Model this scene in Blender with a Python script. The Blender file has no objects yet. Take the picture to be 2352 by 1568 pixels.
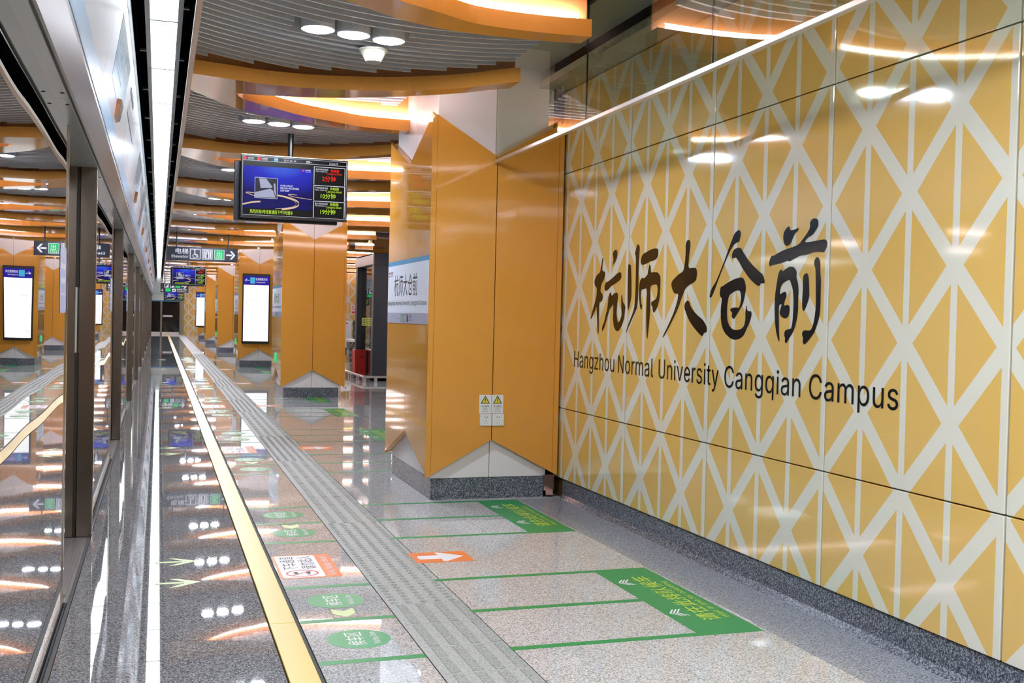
import bpy, math, random
from mathutils import Vector, Matrix
random.seed(7)
sc = bpy.context.scene
COL = sc.collection

# ---------------------------------------------------------------- camera, world, exposure
cam_d = bpy.data.cameras.new('camera')
cam_d.sensor_width = 36.0
cam_d.lens = 2459.74 / 2352 * 36.0
cam_d.clip_start, cam_d.clip_end = 0.05, 300
cam = bpy.data.objects.new('camera', cam_d)
COL.objects.link(cam)
R_ = (0.94932503, -0.31341386, 0.0235317)
U_ = (-0.01567146, 0.02757554, 0.99949687)
F_ = (0.31390507, 0.94921617, -0.0212665)
cam.matrix_world = Matrix(((R_[0], U_[0], -F_[0], 0), (R_[1], U_[1], -F_[1], 0), (R_[2], U_[2], -F_[2], 1.3), (0, 0, 0, 1)))
sc.camera = cam
w = bpy.data.worlds.new('world'); sc.world = w; w.use_nodes = True
w.node_tree.nodes['Background'].inputs[0].default_value = (.9, .95, 1, 1)
w.node_tree.nodes['Background'].inputs[1].default_value = 0.3
sc.view_settings.view_transform = 'Standard'
sc.view_settings.look = 'None'
sc.view_settings.exposure = 2.0
sc.view_settings.gamma = 1.0
sc.view_settings.use_curve_mapping = False
sc.cycles.max_bounces = 10
sc.cycles.diffuse_bounces = 7
sc.cycles.glossy_bounces = 5
sc.cycles.transparent_max_bounces = 12
sc.cycles.sample_clamp_indirect = 6.0
sc.cycles.use_denoising = True
sc.cycles.blur_glossy = 0.5
sc.cycles.caustics_reflective = False
sc.cycles.caustics_refractive = False

# strengths of the lamps
E_DOWN, E_LED, E_LINE = 74.0, 7.0, 1.15

def area_lamp(name, loc, sx, sy, power, col=(.9, .95, 1)):
    d = bpy.data.lights.new(name, 'AREA'); d.shape = 'RECTANGLE'; d.size = sx; d.size_y = sy
    d.energy = power; d.color = col
    o = bpy.data.objects.new(name, d); o.location = loc; COL.objects.link(o)
    return o
# added fill lights, unseen: right half of the island platform and behind the camera
for i, yy in enumerate((12, 20, 28, 46, 54)):
    area_lamp('hall_fill_light', (6.8, yy, 2.7), 2.2, 1.2, 17)
for yy in (-4.5, -1.5, 1.5):
    area_lamp('platform_fill_light', (1.3, yy, 2.7), 1.6, 1.0, 15)

# ---------------------------------------------------------------- materials
def lin(h):
    h = h.lstrip('#'); c = [int(h[i:i + 2], 16) / 255 for i in (0, 2, 4)]
    return tuple((x / 12.92 if x <= .04045 else ((x + .055) / 1.055) ** 2.4) for x in c) + (1,)
MATS = {}
def mat(name, col='#808080', rough=.5, metal=0., coat=0., ior=1.5, emit=None, es=1., spec=.5):
    if name in MATS: return MATS[name]
    m = bpy.data.materials.new(name); m.use_nodes = True
    b = m.node_tree.nodes['Principled BSDF']
    b.inputs['Base Color'].default_value = lin(col)
    b.inputs['Roughness'].default_value = rough
    b.inputs['Metallic'].default_value = metal
    b.inputs['IOR'].default_value = ior
    b.inputs['Coat Weight'].default_value = coat
    b.inputs['Coat Roughness'].default_value = .03
    if emit:
        b.inputs['Emission Color'].default_value = lin(emit)
        b.inputs['Emission Strength'].default_value = es
    MATS[name] = m
    return m
def N(m, t, **kw):
    n = m.node_tree.nodes.new(t)
    for k, v in kw.items(): setattr(n, k, v)
    return n
def L(m, a, b): m.node_tree.links.new(a, b)
def bsdf(m): return m.node_tree.nodes['Principled BSDF']
def pos(m): return N(m, 'ShaderNodeNewGeometry').outputs['Position']
def mth(m, op, a, b=None, c=None):
    n = N(m, 'ShaderNodeMath', operation=op)
    for i, x in enumerate((a, b, c)):
        if x is None: continue
        if isinstance(x, (int, float)): n.inputs[i].default_value = x
        else: L(m, x, n.inputs[i])
    return n.outputs[0]
def add_bump(m, scale, strength, dist=.001, detail=2):
    tex = N(m, 'ShaderNodeTexNoise'); tex.inputs['Scale'].default_value = scale; tex.inputs['Detail'].default_value = detail
    L(m, pos(m), tex.inputs['Vector'])
    b = N(m, 'ShaderNodeBump'); b.inputs['Strength'].default_value = strength; b.inputs['Distance'].default_value = dist
    L(m, tex.outputs['Fac'], b.inputs['Height']); L(m, b.outputs[0], bsdf(m).inputs['Normal'])
def granite(name, cols, rough, scale=170, coat=0., ior=1.5):
    m = mat(name, '#888888', rough, coat=coat, ior=ior)
    v = N(m, 'ShaderNodeTexVoronoi'); v.inputs['Scale'].default_value = scale
    n2 = N(m, 'ShaderNodeTexNoise'); n2.inputs['Scale'].default_value = scale * .9; n2.inputs['Detail'].default_value = 3
    p = pos(m); L(m, p, v.inputs['Vector']); L(m, p, n2.inputs['Vector'])
    sep = N(m, 'ShaderNodeSeparateColor'); L(m, v.outputs['Color'], sep.inputs[0])
    f = mth(m, 'MULTIPLY_ADD', sep.outputs[0], .5, mth(m, 'MULTIPLY_ADD', n2.outputs['Fac'], 1.6, -.55))
    r = N(m, 'ShaderNodeValToRGB'); L(m, f, r.inputs[0])
    e = r.color_ramp.elements
    e[0].position = cols[0][0]; e[0].color = lin(cols[0][1])
    e[1].position = cols[-1][0]; e[1].color = lin(cols[-1][1])
    for q, c in cols[1:-1]:
        x = e.new(q); x.color = lin(c)
    big = N(m, 'ShaderNodeTexNoise'); big.inputs['Scale'].default_value = 1.3; L(m, p, big.inputs['Vector'])
    hsv = N(m, 'ShaderNodeHueSaturation'); L(m, r.outputs[0], hsv.inputs['Color'])
    L(m, mth(m, 'MULTIPLY_ADD', big.outputs['Fac'], .2, .9), hsv.inputs['Value'])
    L(m, hsv.outputs[0], bsdf(m).inputs['Base Color'])
    return m
M_LIGHTG = granite('polished light granite', [(.12, '#6c6c6b'), (.3, '#a2a2a1'), (.55, '#c4c4c3'), (.8, '#dcdcdb')], .02, ior=1.6)
M_DARKG = granite('polished grey granite', [(.15, '#46464a'), (.4, '#78777a'), (.65, '#9b9a9a'), (.9, '#c8c7c6')], .018, ior=1.75)
M_BLUEG = granite('blue grey granite border', [(.15, '#5f656e'), (.45, '#9297a0'), (.85, '#b8bbc2')], .16)
M_SKIRT = granite('dark skirting granite', [(.25, '#2f343b'), (.5, '#565c66'), (.8, '#9a9fa8')], .25)
M_TACT = granite('rough grey tactile stone', [(.1, '#858782'), (.5, '#a6a8a3'), (.9, '#bcbdb8')], .5)
M_TACD = granite('flamed dark tactile relief', [(.1, '#7a7c75'), (.5, '#989a93'), (.9, '#afb0a9')], .75)
M_ORANGE = mat('orange enamel', '#d6963e', .06, ior=1.5); add_bump(M_ORANGE, 4, .02, .0015)
M_RIB = mat('orange ceiling aluminium', '#d99440', .09, ior=1.48); add_bump(M_RIB, 5, .12, .004)
M_FASC = mat('orange ceiling fascia', '#e0a468', .35)
M_WHITE = mat('white enamel', '#dedbdc', .3)
M_BAFF = mat('grey ceiling baffle', '#c2c4c8', .2, ior=1.7)
M_BAFFL = mat('white lens baffle', '#e8e6ea', .4)
M_HOUS = mat('white lamp housing', '#dfe2e6', .35)
M_DOWN = mat('downlight glow', '#ffffff', .5, emit='#e8f0ff', es=E_DOWN)
M_LED = mat('warm strip glow', '#ffffff', .5, emit='#f8f8ff', es=E_LED)
M_LINE = mat('linear light diffuser', '#ffffff', .5, emit='#f6fbff', es=E_LINE)
M_FRAME = mat('pale lamp frame', '#e8f1ee', .35)
M_BLACK = mat('black void paint', '#040404', .9); bsdf(M_BLACK).inputs['Specular IOR Level'].default_value = 0
M_DARKV = mat('dark grey services void', '#55575a', .7)
M_TAN = mat('tan metal trim', '#b98a5c', .3, .0)
M_SOFF = mat('grey painted soffit', '#a6aaab', .3)
M_COVER = mat('grey header cover', '#6a6d6c', .35)
M_SOFF2 = mat('pale plaster soffit', '#b9b4a4', .5)
M_STEEL = mat('brushed steel', '#81776d', .22, 1.0); add_bump(M_STEEL, 60, .05, .0006)
M_CHROME = mat('polished steel', '#d9d4cf', .08, 1.0)
M_ALU = mat('satin aluminium', '#cfcdca', .3, .8)
M_JAMB = mat('black rubber gap', '#050505', .5)
M_SILL = mat('grey treaded sill', '#9b9491', .35, .5)
M_FASW = mat('white header fascia', '#b9bcc8', .22)
M_BLUE = mat('light blue band', '#6fa9d0', .3)
M_BLUE2 = mat('pale blue print', '#6f9fc2', .3)
M_SIGNB = mat('sign blue', '#4490bb', .3)
M_SIGNW = mat('sign white', '#dde4ee', .3)
M_SIGNG = mat('sign grey', '#a9abc0', .3)
M_INK = mat('black ink', '#0b0a09', .16)
M_INKT = mat('dark print', '#1b1a1e', .4)
M_GREEN = mat('green floor tape', '#1f9050', .35)
M_GREENC = mat('green floor disc', '#3ba268', .3)
M_YEL = mat('yellow line stone', '#dbbd58', .35)
M_YTXT = mat('yellow green print', '#c8e04a', .4)
M_PLUM = mat('photoluminescent print', '#cfe0a2', .4)
M_ORNG = mat('orange sticker', '#ee8240', .35)
M_WSTK = mat('white sticker', '#eeeef2', .35)
M_RED = mat('red paint', '#b8281c', .35)
M_REDP = mat('red print', '#d23a30', .4)
M_COPPER = mat('polished copper guard', '#c79a86', .18, 1.0)
M_NAVY = mat('navy sign box', '#0d1320', .35)
M_ELEV = mat('blue grey elevator frame', '#272c37', .4)
M_PLATE = mat('white plastic plate', '#d9dad8', .35)
M_WYEL = mat('warning yellow', '#dccd35', .4)
M_BLK = mat('black plastic', '#060607', .35)
def emis(name, col, s):
    m = mat(name, '#000000', .4, emit=col, es=s * .26); bsdf(m).inputs['Specular IOR Level'].default_value = .15; return m
M_EW = emis('lit white', '#eef0ff', 1.0)
M_EWP = emis('lit poster white', '#fdfdff', 1.6)
M_EG = emis('lit green', '#35d07a', .9)
M_ER = emis('lit red', '#ff2a12', 1.1)
M_EY = emis('lit lime', '#c6ef3a', 1.0)
M_EB = emis('lit light blue', '#4fb4dc', .9)
M_EGOLD = emis('lit pale gold', '#e8c8a4', .9)
M_EVIO = emis('lit violet blue', '#2d1f9e', .9)
M_EPH = emis('lit grey photograph', '#b9bddb', .75)
M_EDK = emis('lit dark photograph', '#2b2e3e', .6)

# blue gradient of the display picture (screen emission)
M_EPIC = mat('lit blue picture', '#000000', .3, emit='#1c2aa0', es=.34); bsdf(M_EPIC).inputs['Specular IOR Level'].default_value = .1
def _pic():
    m = M_EPIC; tc = N(m, 'ShaderNodeTexCoord'); g = N(m, 'ShaderNodeTexGradient', gradient_type='SPHERICAL')
    mp = N(m, 'ShaderNodeMapping'); mp.inputs['Location'].default_value = (-.55, 0, -1.25); mp.inputs['Scale'].default_value = (1, 1, 1.25)
    L(m, tc.outputs['Generated'], mp.inputs[0]); L(m, mp.outputs[0], g.inputs[0])
    r = N(m, 'ShaderNodeValToRGB'); L(m, g.outputs[0], r.inputs[0])
    e = r.color_ramp.elements; e[0].color = lin('#0a0850'); e[1].color = lin('#58a4ff'); x = e.new(.4); x.color = lin('#1a22aa')
    L(m, r.outputs[0], bsdf(m).inputs['Emission Color'])
_pic()

# lattice pattern print of the yellow panels: bands on a diamond grid with upright strips
def pattern(name, horiz, h0, z0=1.24):
    m = mat(name, '#e0dccb', .06, ior=1.7)
    s = N(m, 'ShaderNodeSeparateXYZ'); L(m, pos(m), s.inputs[0])
    h = s.outputs[horiz]; z = s.outputs[2]
    u = mth(m, 'DIVIDE', mth(m, 'SUBTRACT', h, h0), .2675)
    v = mth(m, 'DIVIDE', mth(m, 'SUBTRACT', z, z0), .2975)
    def band(e, hw):
        a = mth(m, 'ABSOLUTE', mth(m, 'SUBTRACT', mth(m, 'FLOORED_MODULO', mth(m, 'ADD', e, 1.0), 2.0), 1.0))
        return mth(m, 'LESS_THAN', a, hw)
    b1 = band(mth(m, 'ADD', u, v), .168)
    b2 = band(mth(m, 'SUBTRACT', u, v), .168)
    b3 = mth(m, 'LESS_THAN', mth(m, 'ABSOLUTE', mth(m, 'SUBTRACT', mth(m, 'FLOORED_MODULO', mth(m, 'ADD', u, .5), 1.0), .5)), .067)
    f = mth(m, 'MAXIMUM', mth(m, 'MAXIMUM', b1, b2), b3)
    mx = N(m, 'ShaderNodeMix', data_type='RGBA'); L(m, f, mx.inputs[0])
    mx.inputs[6].default_value = lin('#e0b866'); mx.inputs[7].default_value = lin('#dedccb')
    L(m, mx.outputs[2], bsdf(m).inputs['Base Color'])
    add_bump(m, 38, .05, .0008, 1)
    return m
M_PAT = pattern('yellow lattice print', 1, 3.54)
M_PATX = pattern('yellow lattice print crosswise', 0, 6.4)

def glassy(name, refl, tint, ior=1.5, wav=0.):
    m = bpy.data.materials.new(name); m.use_nodes = True; nt = m.node_tree
    nt.nodes.remove(nt.nodes['Principled BSDF']); out = nt.nodes['Material Output']
    g = N(m, 'ShaderNodeBsdfGlossy'); g.inputs['Roughness'].default_value = .0; g.inputs['Color'].default_value = (.93, .93, .93, 1)
    t = N(m, 'ShaderNodeBsdfTransparent'); t.inputs['Color'].default_value = lin(tint)
    fr = N(m, 'ShaderNodeFresnel'); fr.inputs['IOR'].default_value = ior
    f = mth(m, 'MINIMUM', mth(m, 'MULTIPLY_ADD', fr.outputs[0], 1 - refl * .5, refl), 1.0)
    mx = N(m, 'ShaderNodeMixShader'); L(m, f, mx.inputs[0]); L(m, t.outputs[0], mx.inputs[1]); L(m, g.outputs[0], mx.inputs[2])
    L(m, mx.outputs[0], out.inputs[0])
    geo = N(m, 'ShaderNodeNewGeometry'); fb = mth(m, 'MULTIPLY', f, mth(m, 'SUBTRACT', 1.0, geo.outputs['Backfacing'])); L(m, fb, mx.inputs[0])
    if wav:
        tex = N(m, 'ShaderNodeTexNoise'); tex.inputs['Scale'].default_value = 1.1; tex.inputs['Detail'].default_value = 0
        L(m, pos(m), tex.inputs['Vector'])
        b = N(m, 'ShaderNodeBump'); b.inputs['Strength'].default_value = 1.0; b.inputs['Distance'].default_value = wav
        L(m, tex.outputs['Fac'], b.inputs['Height']); L(m, b.outputs[0], g.inputs['Normal'])
    MATS[name] = m
    return m
M_PSD = glassy('tinted reflective door glass', .62, '#3a3f42', 1.5, .0012)
M_SMOKE = glassy('clear greenish glass', .03, '#e6eae0', 1.5)
M_ELGL = glassy('elevator glass', .12, '#e2e6de', 1.5)

# ---------------------------------------------------------------- mesh helpers
WLOC = {}
def root(name, loc, label=None, cat=None, group=None, kind=None):
    o = bpy.data.objects.new(name, None); o.location = loc; o.empty_display_size = .1; COL.objects.link(o)
    WLOC[o.name] = Vector(loc)
    tag(o, label, cat, group, kind)
    return o
def tag(o, label=None, cat=None, group=None, kind=None):
    if label: o['label'] = label
    if cat: o['category'] = cat
    if group: o['group'] = group
    if kind: o['kind'] = kind
    return o
class MB:
    def __init__(s): s.v = []; s.f = []; s.sm = False
    def poly(s, pts):
        n = len(s.v); s.v += [tuple(p) for p in pts]; s.f.append(tuple(range(n, n + len(pts)))); return s
    def quad(s, a, b, c, d): return s.poly((a, b, c, d))
    def box(s, x0, x1, y0, y1, z0, z1, b=0.):
        n = len(s.v)
        if b <= 0:
            s.v += [(x, y, z) for z in (z0, z1) for y in (y0, y1) for x in (x0, x1)]
            s.f += [tuple(n + i for i in q) for q in ((0, 2, 3, 1), (4, 5, 7, 6), (0, 1, 5, 4), (2, 6, 7, 3), (0, 4, 6, 2), (1, 3, 7, 5))]
            return s
        # chamfered box: 24 vertices
        X = (x0, x1); Y = (y0, y1); Z = (z0, z1); idx = {}
        sg = (b, -b)
        for i in (0, 1):
            for j in (0, 1):
                for k in (0, 1):
                    idx[i, j, k, 0] = len(s.v); s.v.append((X[i], Y[j] + sg[j], Z[k] + sg[k]))
                    idx[i, j, k, 1] = len(s.v); s.v.append((X[i] + sg[i], Y[j], Z[k] + sg[k]))
                    idx[i, j, k, 2] = len(s.v); s.v.append((X[i] + sg[i], Y[j] + sg[j], Z[k]))
        I = lambda *a: idx[a]
        for i in (0, 1):
            q = [I(i, 0, 0, 0), I(i, 1, 0, 0), I(i, 1, 1, 0), I(i, 0, 1, 0)]; s.f.append(tuple(q if i else q[::-1]))
            q = [I(0, i, 0, 1), I(1, i, 0, 1), I(1, i, 1, 1), I(0, i, 1, 1)]; s.f.append(tuple(q if not i else q[::-1]))
            q = [I(0, 0, i, 2), I(1, 0, i, 2), I(1, 1, i, 2), I(0, 1, i, 2)]; s.f.append(tuple(q if i else q[::-1]))
        for i in (0, 1):
            for j in (0, 1):
                fl = (i + j) % 2
                q = [I(i, j, 0, 0), I(i, j, 1, 0), I(i, j, 1, 1), I(i, j, 0, 1)]; s.f.append(tuple(q if fl else q[::-1]))
                q = [I(i, 0, j, 0), I(i, 1, j, 0), I(i, 1, j, 2), I(i, 0, j, 2)]; s.f.append(tuple(q if not fl else q[::-1]))
                q = [I(0, i, j, 1), I(1, i, j, 1), I(1, i, j, 2), I(0, i, j, 2)]; s.f.append(tuple(q if fl else q[::-1]))
                for k in (0, 1):
                    q = [I(i, j, k, 0), I(i, j, k, 1), I(i, j, k, 2)]; s.f.append(tuple(q if (i + j + k) % 2 else q[::-1]))
        return s
    def prism(s, pts, off):
        """polygon (3D points) extruded by vector off"""
        n = len(s.v); k = len(pts); off = Vector(off)
        s.v += [tuple(p) for p in pts] + [tuple(Vector(p) + off) for p in pts]
        s.f.append(tuple(range(n, n + k))); s.f.append(tuple(range(n + 2 * k - 1, n + k - 1, -1)))
        for i in range(k):
            j = (i + 1) % k; s.f.append((n + i, n + k + i, n + k + j, n + j))
        return s
    def cyl(s, c, r, z0, z1, n=24, r2=None):
        r2 = r if r2 is None else r2; b = len(s.v)
        for z, q in ((z0, r), (z1, r2)):
            s.v += [(c[0] + q * math.cos(2 * math.pi * i / n), c[1] + q * math.sin(2 * math.pi * i / n), z) for i in range(n)]
        for i in range(n): j = (i + 1) % n; s.f.append((b + i, b + j, b + n + j, b + n + i))
        s.f.append(tuple(range(b + n - 1, b - 1, -1))); s.f.append(tuple(range(b + n, b + 2 * n))); return s
    def tube(s, a, c, r, n=12):
        a = Vector(a); c = Vector(c); d = (c - a).normalized(); u = d.orthogonal().normalized(); w_ = d.cross(u); b = len(s.v)
        for p in (a, c): s.v += [tuple(p + r * (math.cos(2 * math.pi * i / n) * u + math.sin(2 * math.pi * i / n) * w_)) for i in range(n)]
        for i in range(n): j = (i + 1) % n; s.f.append((b + i, b + j, b + n + j, b + n + i))
        s.f.append(tuple(range(b + n - 1, b - 1, -1))); s.f.append(tuple(range(b + n, b + 2 * n))); return s
    def text(s, t, org, xd, yd, h, width=None, align='L', bold=.004, valign=0, cond=1.):
        """flat lettering: cap height h, optional fitted width, along xd with up yd"""
        V, Fc, (x0, x1) = glyphs(t, bold)
        cap = CAPH() if t.isascii() else .728
        sx = h / cap * cond
        if width: sx = width / max(x1 - x0, 1e-6)
        sy = h / cap; ox = x0
        if align == 'C': ox = (x0 + x1) / 2
        if align == 'R': ox = x1
        org = Vector(org); xd = Vector(xd); yd = Vector(yd); n = len(s.v)
        nrm = xd.cross(yd).normalized() * .00025; dn = _DUP.get((t, min(bold, .009)), 10**9)
        s.v += [tuple(org + xd * ((a - ox) * sx) + yd * (b * sy) + (nrm if i >= dn else Vector((0, 0, 0)))) for i, (a, b) in enumerate(V)]
        s.f += [tuple(n + i for i in q) for q in Fc]; return s
    def build(s, name, m, parent=None, **tg):
        me = bpy.data.meshes.new(name)
        off = WLOC[parent.name] if parent else Vector((0, 0, 0))
        me.from_pydata([(a - off.x, b - off.y, c - off.z) for a, b, c in s.v], [], s.f)
        me.materials.append(m)
        if s.sm: me.shade_smooth()
        o = bpy.data.objects.new(name, me); COL.objects.link(o)
        if parent: o.parent = parent
        WLOC[o.name] = off.copy()
        tag(o, **tg)
        return o
_G = {}
_DUP = {}
FONT = None
try:
    import os
    _p = os.path.join(bpy.utils.system_resource('DATAFILES'), 'fonts', 'Inter.woff2')
    if os.path.exists(_p): FONT = bpy.data.fonts.load(_p)
except Exception: FONT = None
def glyphs(t, bold):
    bold = min(bold, .009 if t.isascii() else .003)
    k = (t, bold)
    if k not in _G:
        c = bpy.data.curves.new('lettering', 'FONT'); c.body = t; c.size = 1; inter = bool(FONT) and t.isascii(); c.font = FONT if inter else c.font; c.offset = 0. if inter else bold; c.resolution_u = 3; c.space_character = 1.04 if t.isascii() else 1.0
        o = bpy.data.objects.new('lettering', c); COL.objects.link(o); bpy.context.view_layer.update()
        me = bpy.data.meshes.new_from_object(o.evaluated_get(bpy.context.evaluated_depsgraph_get()))
        V = [(v.co.x, v.co.y) for v in me.vertices]; Fc = [tuple(p.vertices) for p in me.polygons]
        if inter and bold > .002:      # heavier strokes: the outline doubled with a small sideways shift
            n = len(V); V = [(a - bold * .7, b) for a, b in V] + [(a + bold * .7, b + 1e-9) for a, b in V]; _DUP[k] = n; Fc += [tuple(n + i for i in q) for q in Fc]
        bpy.data.objects.remove(o); bpy.data.curves.remove(c); bpy.data.meshes.remove(me)
        _G[k] = (V, Fc, (min(a for a, b in V), max(a for a, b in V)))
    return _G[k]
_cap = []
def CAPH():
    if not _cap:
        V = glyphs('H', 0.)[0]; _cap.append(max(b for a, b in V))
    return _cap[0]
ORD = ['nearest', 'second', 'third', 'fourth', 'fifth', 'sixth', 'seventh', 'eighth', 'ninth', 'tenth', 'eleventh', 'twelfth', 'thirteenth', 'fourteenth', 'fifteenth', 'sixteenth', 'seventeenth', 'eighteenth', 'nineteenth', 'twentieth', 'twenty-first', 'twenty-second']
def copy_tree(o, parent=None):
    c = o.copy(); COL.objects.link(c)
    if parent: c.parent = parent
    WLOC[c.name] = WLOC[o.name].copy()
    for ch in [x for x in list(bpy.data.objects) if x.parent is o]: copy_tree(ch, c)
    return c
X_, Y_, Z_ = Vector((1, 0, 0)), Vector((0, 1, 0)), Vector((0, 0, 1))
def lerp(a, b, t): return a + (b - a) * t
def spline(pts):
    """monotone-ish Catmull-Rom y(x)"""
    xs = [p[0] for p in pts]; ys = [p[1] for p in pts]; n = len(xs)
    ms = []
    for i in range(n):
        a, b = max(i - 1, 0), min(i + 1, n - 1); ms.append((ys[b] - ys[a]) / (xs[b] - xs[a]))
    def f(x):
        if x <= xs[0]: return ys[0] + ms[0] * (x - xs[0])
        if x >= xs[-1]: return ys[-1]
        i = 0
        while x > xs[i + 1]: i += 1
        h = xs[i + 1] - xs[i]; t = (x - xs[i]) / h
        return (2 * t**3 - 3 * t * t + 1) * ys[i] + (t**3 - 2 * t * t + t) * h * ms[i] + (-2 * t**3 + 3 * t * t) * ys[i + 1] + (t**3 - t * t) * h * ms[i + 1]
    return f

# ================================================================ THE SETTING
Y0, Y1 = -8.0, 62.0
XR = 10.2
ceil = MB().box(-3.2, XR, Y0, Y1 + .5, 3.25, 3.4).build('ceiling', M_DARKV, kind='structure')
MB().box(-3.3, -3.2, Y0, Y1 + .5, -1.3, 3.4).build('wall_left', M_BLACK, kind='structure')
MB().box(XR, XR + .1, Y0, Y1 + .5, -.2, 3.4).build('wall_far_side', M_WHITE, kind='structure')
MB().box(-3.2, XR, Y0 - .1, Y0, -1.3, 3.4).build('wall_back', M_TAN, kind='structure')

# ---- floor: slab with separate polished stone tiles
floor = root('floor', (0, 0, 0), kind='structure')
MB().box(-.62, XR, Y0, Y1, -.2, -.021).build('joint_bed', M_DARKV, floor)
def tiles(x0, x1, ys, m, nm='tile', g=.0009):
    for a, b in zip(ys, ys[1:]):
        MB().box(x0 + g, x1 - g, a + g, b - g, -.02, 0, .0006).build(nm, m, floor)
NEAR = 16.0
ysd = [8.62 + 1.21 * i for i in range(-5, 7)]
tiles(-.345, .455, ysd, M_DARKG)
MB().box(-.345, .455, ysd[-1] + .001, Y1, -.02, 0).build('paving', M_DARKG, floor, kind='stuff')
MB().box(-.345, .455, Y0, ysd[0] - .001, -.02, 0).build('paving', M_DARKG, floor, kind='stuff')
ysl = [2.4 + 1.2 * i for i in range(0, 12)]
for x0, x1 in ((.585, .995), (1.345, 1.91), (1.91, 2.48)): tiles(x0, x1, ysl, M_LIGHTG)
for x0, x1 in ((.585, .995), (1.345, 2.48)):
    MB().box(x0, x1, ysl[-1] + .001, Y1, -.02, 0).build('paving', M_LIGHTG, floor, kind='stuff')
    MB().box(x0, x1, Y0, ysl[0] - .001, -.02, 0).build('paving', M_LIGHTG, floor, kind='stuff')
ysb = [2.4 + 1.2 * i for i in range(0, 5)] + [7.28]
tiles(2.481, 2.84, ysb, M_BLUEG)
MB().box(2.481, 2.84, Y0, 2.399, -.02, 0).build('paving', M_BLUEG, floor, kind='stuff')
ysr = [7.281] + ysl[5:]
tiles(2.481, 3.4, ysr, M_LIGHTG)
MB().box(3.401, XR, 7.3, ysl[-1], -.02, 0).build('paving', M_LIGHTG, floor, kind='stuff')
MB().box(2.481, XR, ysl[-1] + .001, Y1, -.02, 0).build('paving', M_LIGHTG, floor, kind='stuff')
# yellow safety line laid flush and slightly proud, with a dark rubber joint on its right
DP = 4.84
yl = root('yellow_safety_line', (.52, 4.5, 0), 'pale yellow safety line set along the platform floor, with a dark joint beside it', 'floor line')
for i in range(-2, 12):
    a = 4.53 + DP * i; b = min(a + DP - .004, Y1)
    MB().box(.46, .568, a, b, -.02, .003, .002).build('yellow_strip', M_YEL, yl)
MB().box(.568, .580, Y0, Y1, -.02, .001).build('rubber_joint', mat('dark rubber joint', '#3c3d38', .7), yl)
# tactile paving: tiles with long bars, dotted ones in front of each door
tac = root('tactile_paving', (1.17, 4.5, 0), 'grey tactile guide path of barred and dotted stone tiles between the green markings', 'tactile paving')
TX0, TX1 = .998, 1.342
def in_dots(y): return 4.72 <= ((y - 4.72) % DP) + 4.72 < 6.62
ty = 3.02
near_n = 0
far_dots = MB(); far_bars = MB()
def bars(mb, a, b, seg=True):
    for k in range(4):
        x = TX0 + .045 + k * .086
        mb.prism([(x - .006, a + .012, -.001), (x + .034, a + .012, -.001), (x + .034, b - .012, -.001), (x - .006, b - .012, -.001)], (0, 0, .003))
def dots(mb, a, b, n=8):
    ny = 6
    for k in range(5):
        for j in range(ny):
            x = TX0 + .038 + k * .067; y = a + (j + .5) * (b - a) / ny
            mb.cyl((x, y), .0195, -.001, .0042, n, .012)
y = 3.10
while y < Y1:
    d = in_dots(y + .15)
    e = min(y + (.3225), Y1)
    near = y < 12.6
    if near:
        MB().box(TX0 + .0008, TX1 - .0008, y + .0008, e - .0008, -.02, 0, .0006).build('tactile_tile', M_TACT, tac)
        r = MB(); (dots if d else bars)(r, y, e); r.build('raised_dots' if d else 'raised_bars', M_TACD, tac, kind='stuff')
    elif y < 34:
        (dots(far_dots, y, e, 5) if d and y < 24 else bars(far_bars, y, e))
    y = e
MB().box(TX0, TX1, 12.775, Y1, -.02, -.0005).build('tactile_tile', M_TACT, tac, kind='stuff')
MB().box(TX0, TX1, Y0, 3.099, -.02, 0).build('tactile_tile', M_TACT, tac, kind='stuff')
far_dots.build('raised_dots', M_TACD, tac, kind='stuff'); far_bars.build('raised_bars', M_TACD, tac, kind='stuff')

# ---- right wall: printed enamel panels on a dark backing
WX = 2.81
wr = root('wall_right', (WX, 4, 0), kind='structure')
MB().box(WX + .018, 3.0, Y0, 8.72, 0, 3.0).build('backing', mat('dark wall backing', '#4a3510', .6), wr)
seams = [7.41, 6.195] if 0 else [7.265, 6.195, 5.125, 4.06, 2.985, 1.915, .845, -.225]
for a, b in zip(seams, seams[1:]):
    if a == 7.265: a = 7.40
    for z0, z1 in ((.145, .652), (.658, 2.363), (2.369, 2.965)):
        MB().box(WX, WX + .02, b + .0045, a - .0045, z0, z1, .0025).build('panel', M_PAT, wr)
MB().box(WX, WX + .02, Y0, -.23, .145, 2.965).build('panel', M_PAT, wr)
# granite skirting with a small cove foot
bs = root('baseboard_right', (2.83, 4, 0), kind='structure')
for a, b in zip(ysb, ysb[1:]):
    MB().prism([(2.822, a + .001, .138), (2.822, a + .001, .03), (2.80, a + .001, 0), (2.9, a + .001, 0), (2.9, a + .001, .138)], (0, b - a - .002, 0)).build('skirting_stone', M_SKIRT, bs)
MB().box(2.822, 2.9, Y0, 2.399, 0, .138).build('skirting_stone', M_SKIRT, bs)
MB().box(2.60, 3.6, Y0, 7.9, 2.972, 3.02).build('trim_1', M_SOFF2, kind='structure')
MB().box(2.29, 2.60, Y0, 7.3, 3.08, 3.1).build('trim_7', M_SOFF, kind='structure')
# ceiling edge profile along the platform edge gap
te = root('trim_2', (.165, 10, 2.8), kind='structure')
for i in range(-4, 26):
    a = 8.15 + 2.42 * (i - 1)
    if a > Y1: break
    MB().box(.147, .176, a, min(a + 2.418, Y1), 2.742, 2.775).build('edge_profile', M_TAN, te)
    MB().box(.160, .168, a, min(a + 2.418, Y1), 2.775, 3.2).build('edge_upstand', M_BLACK, te)

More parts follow.
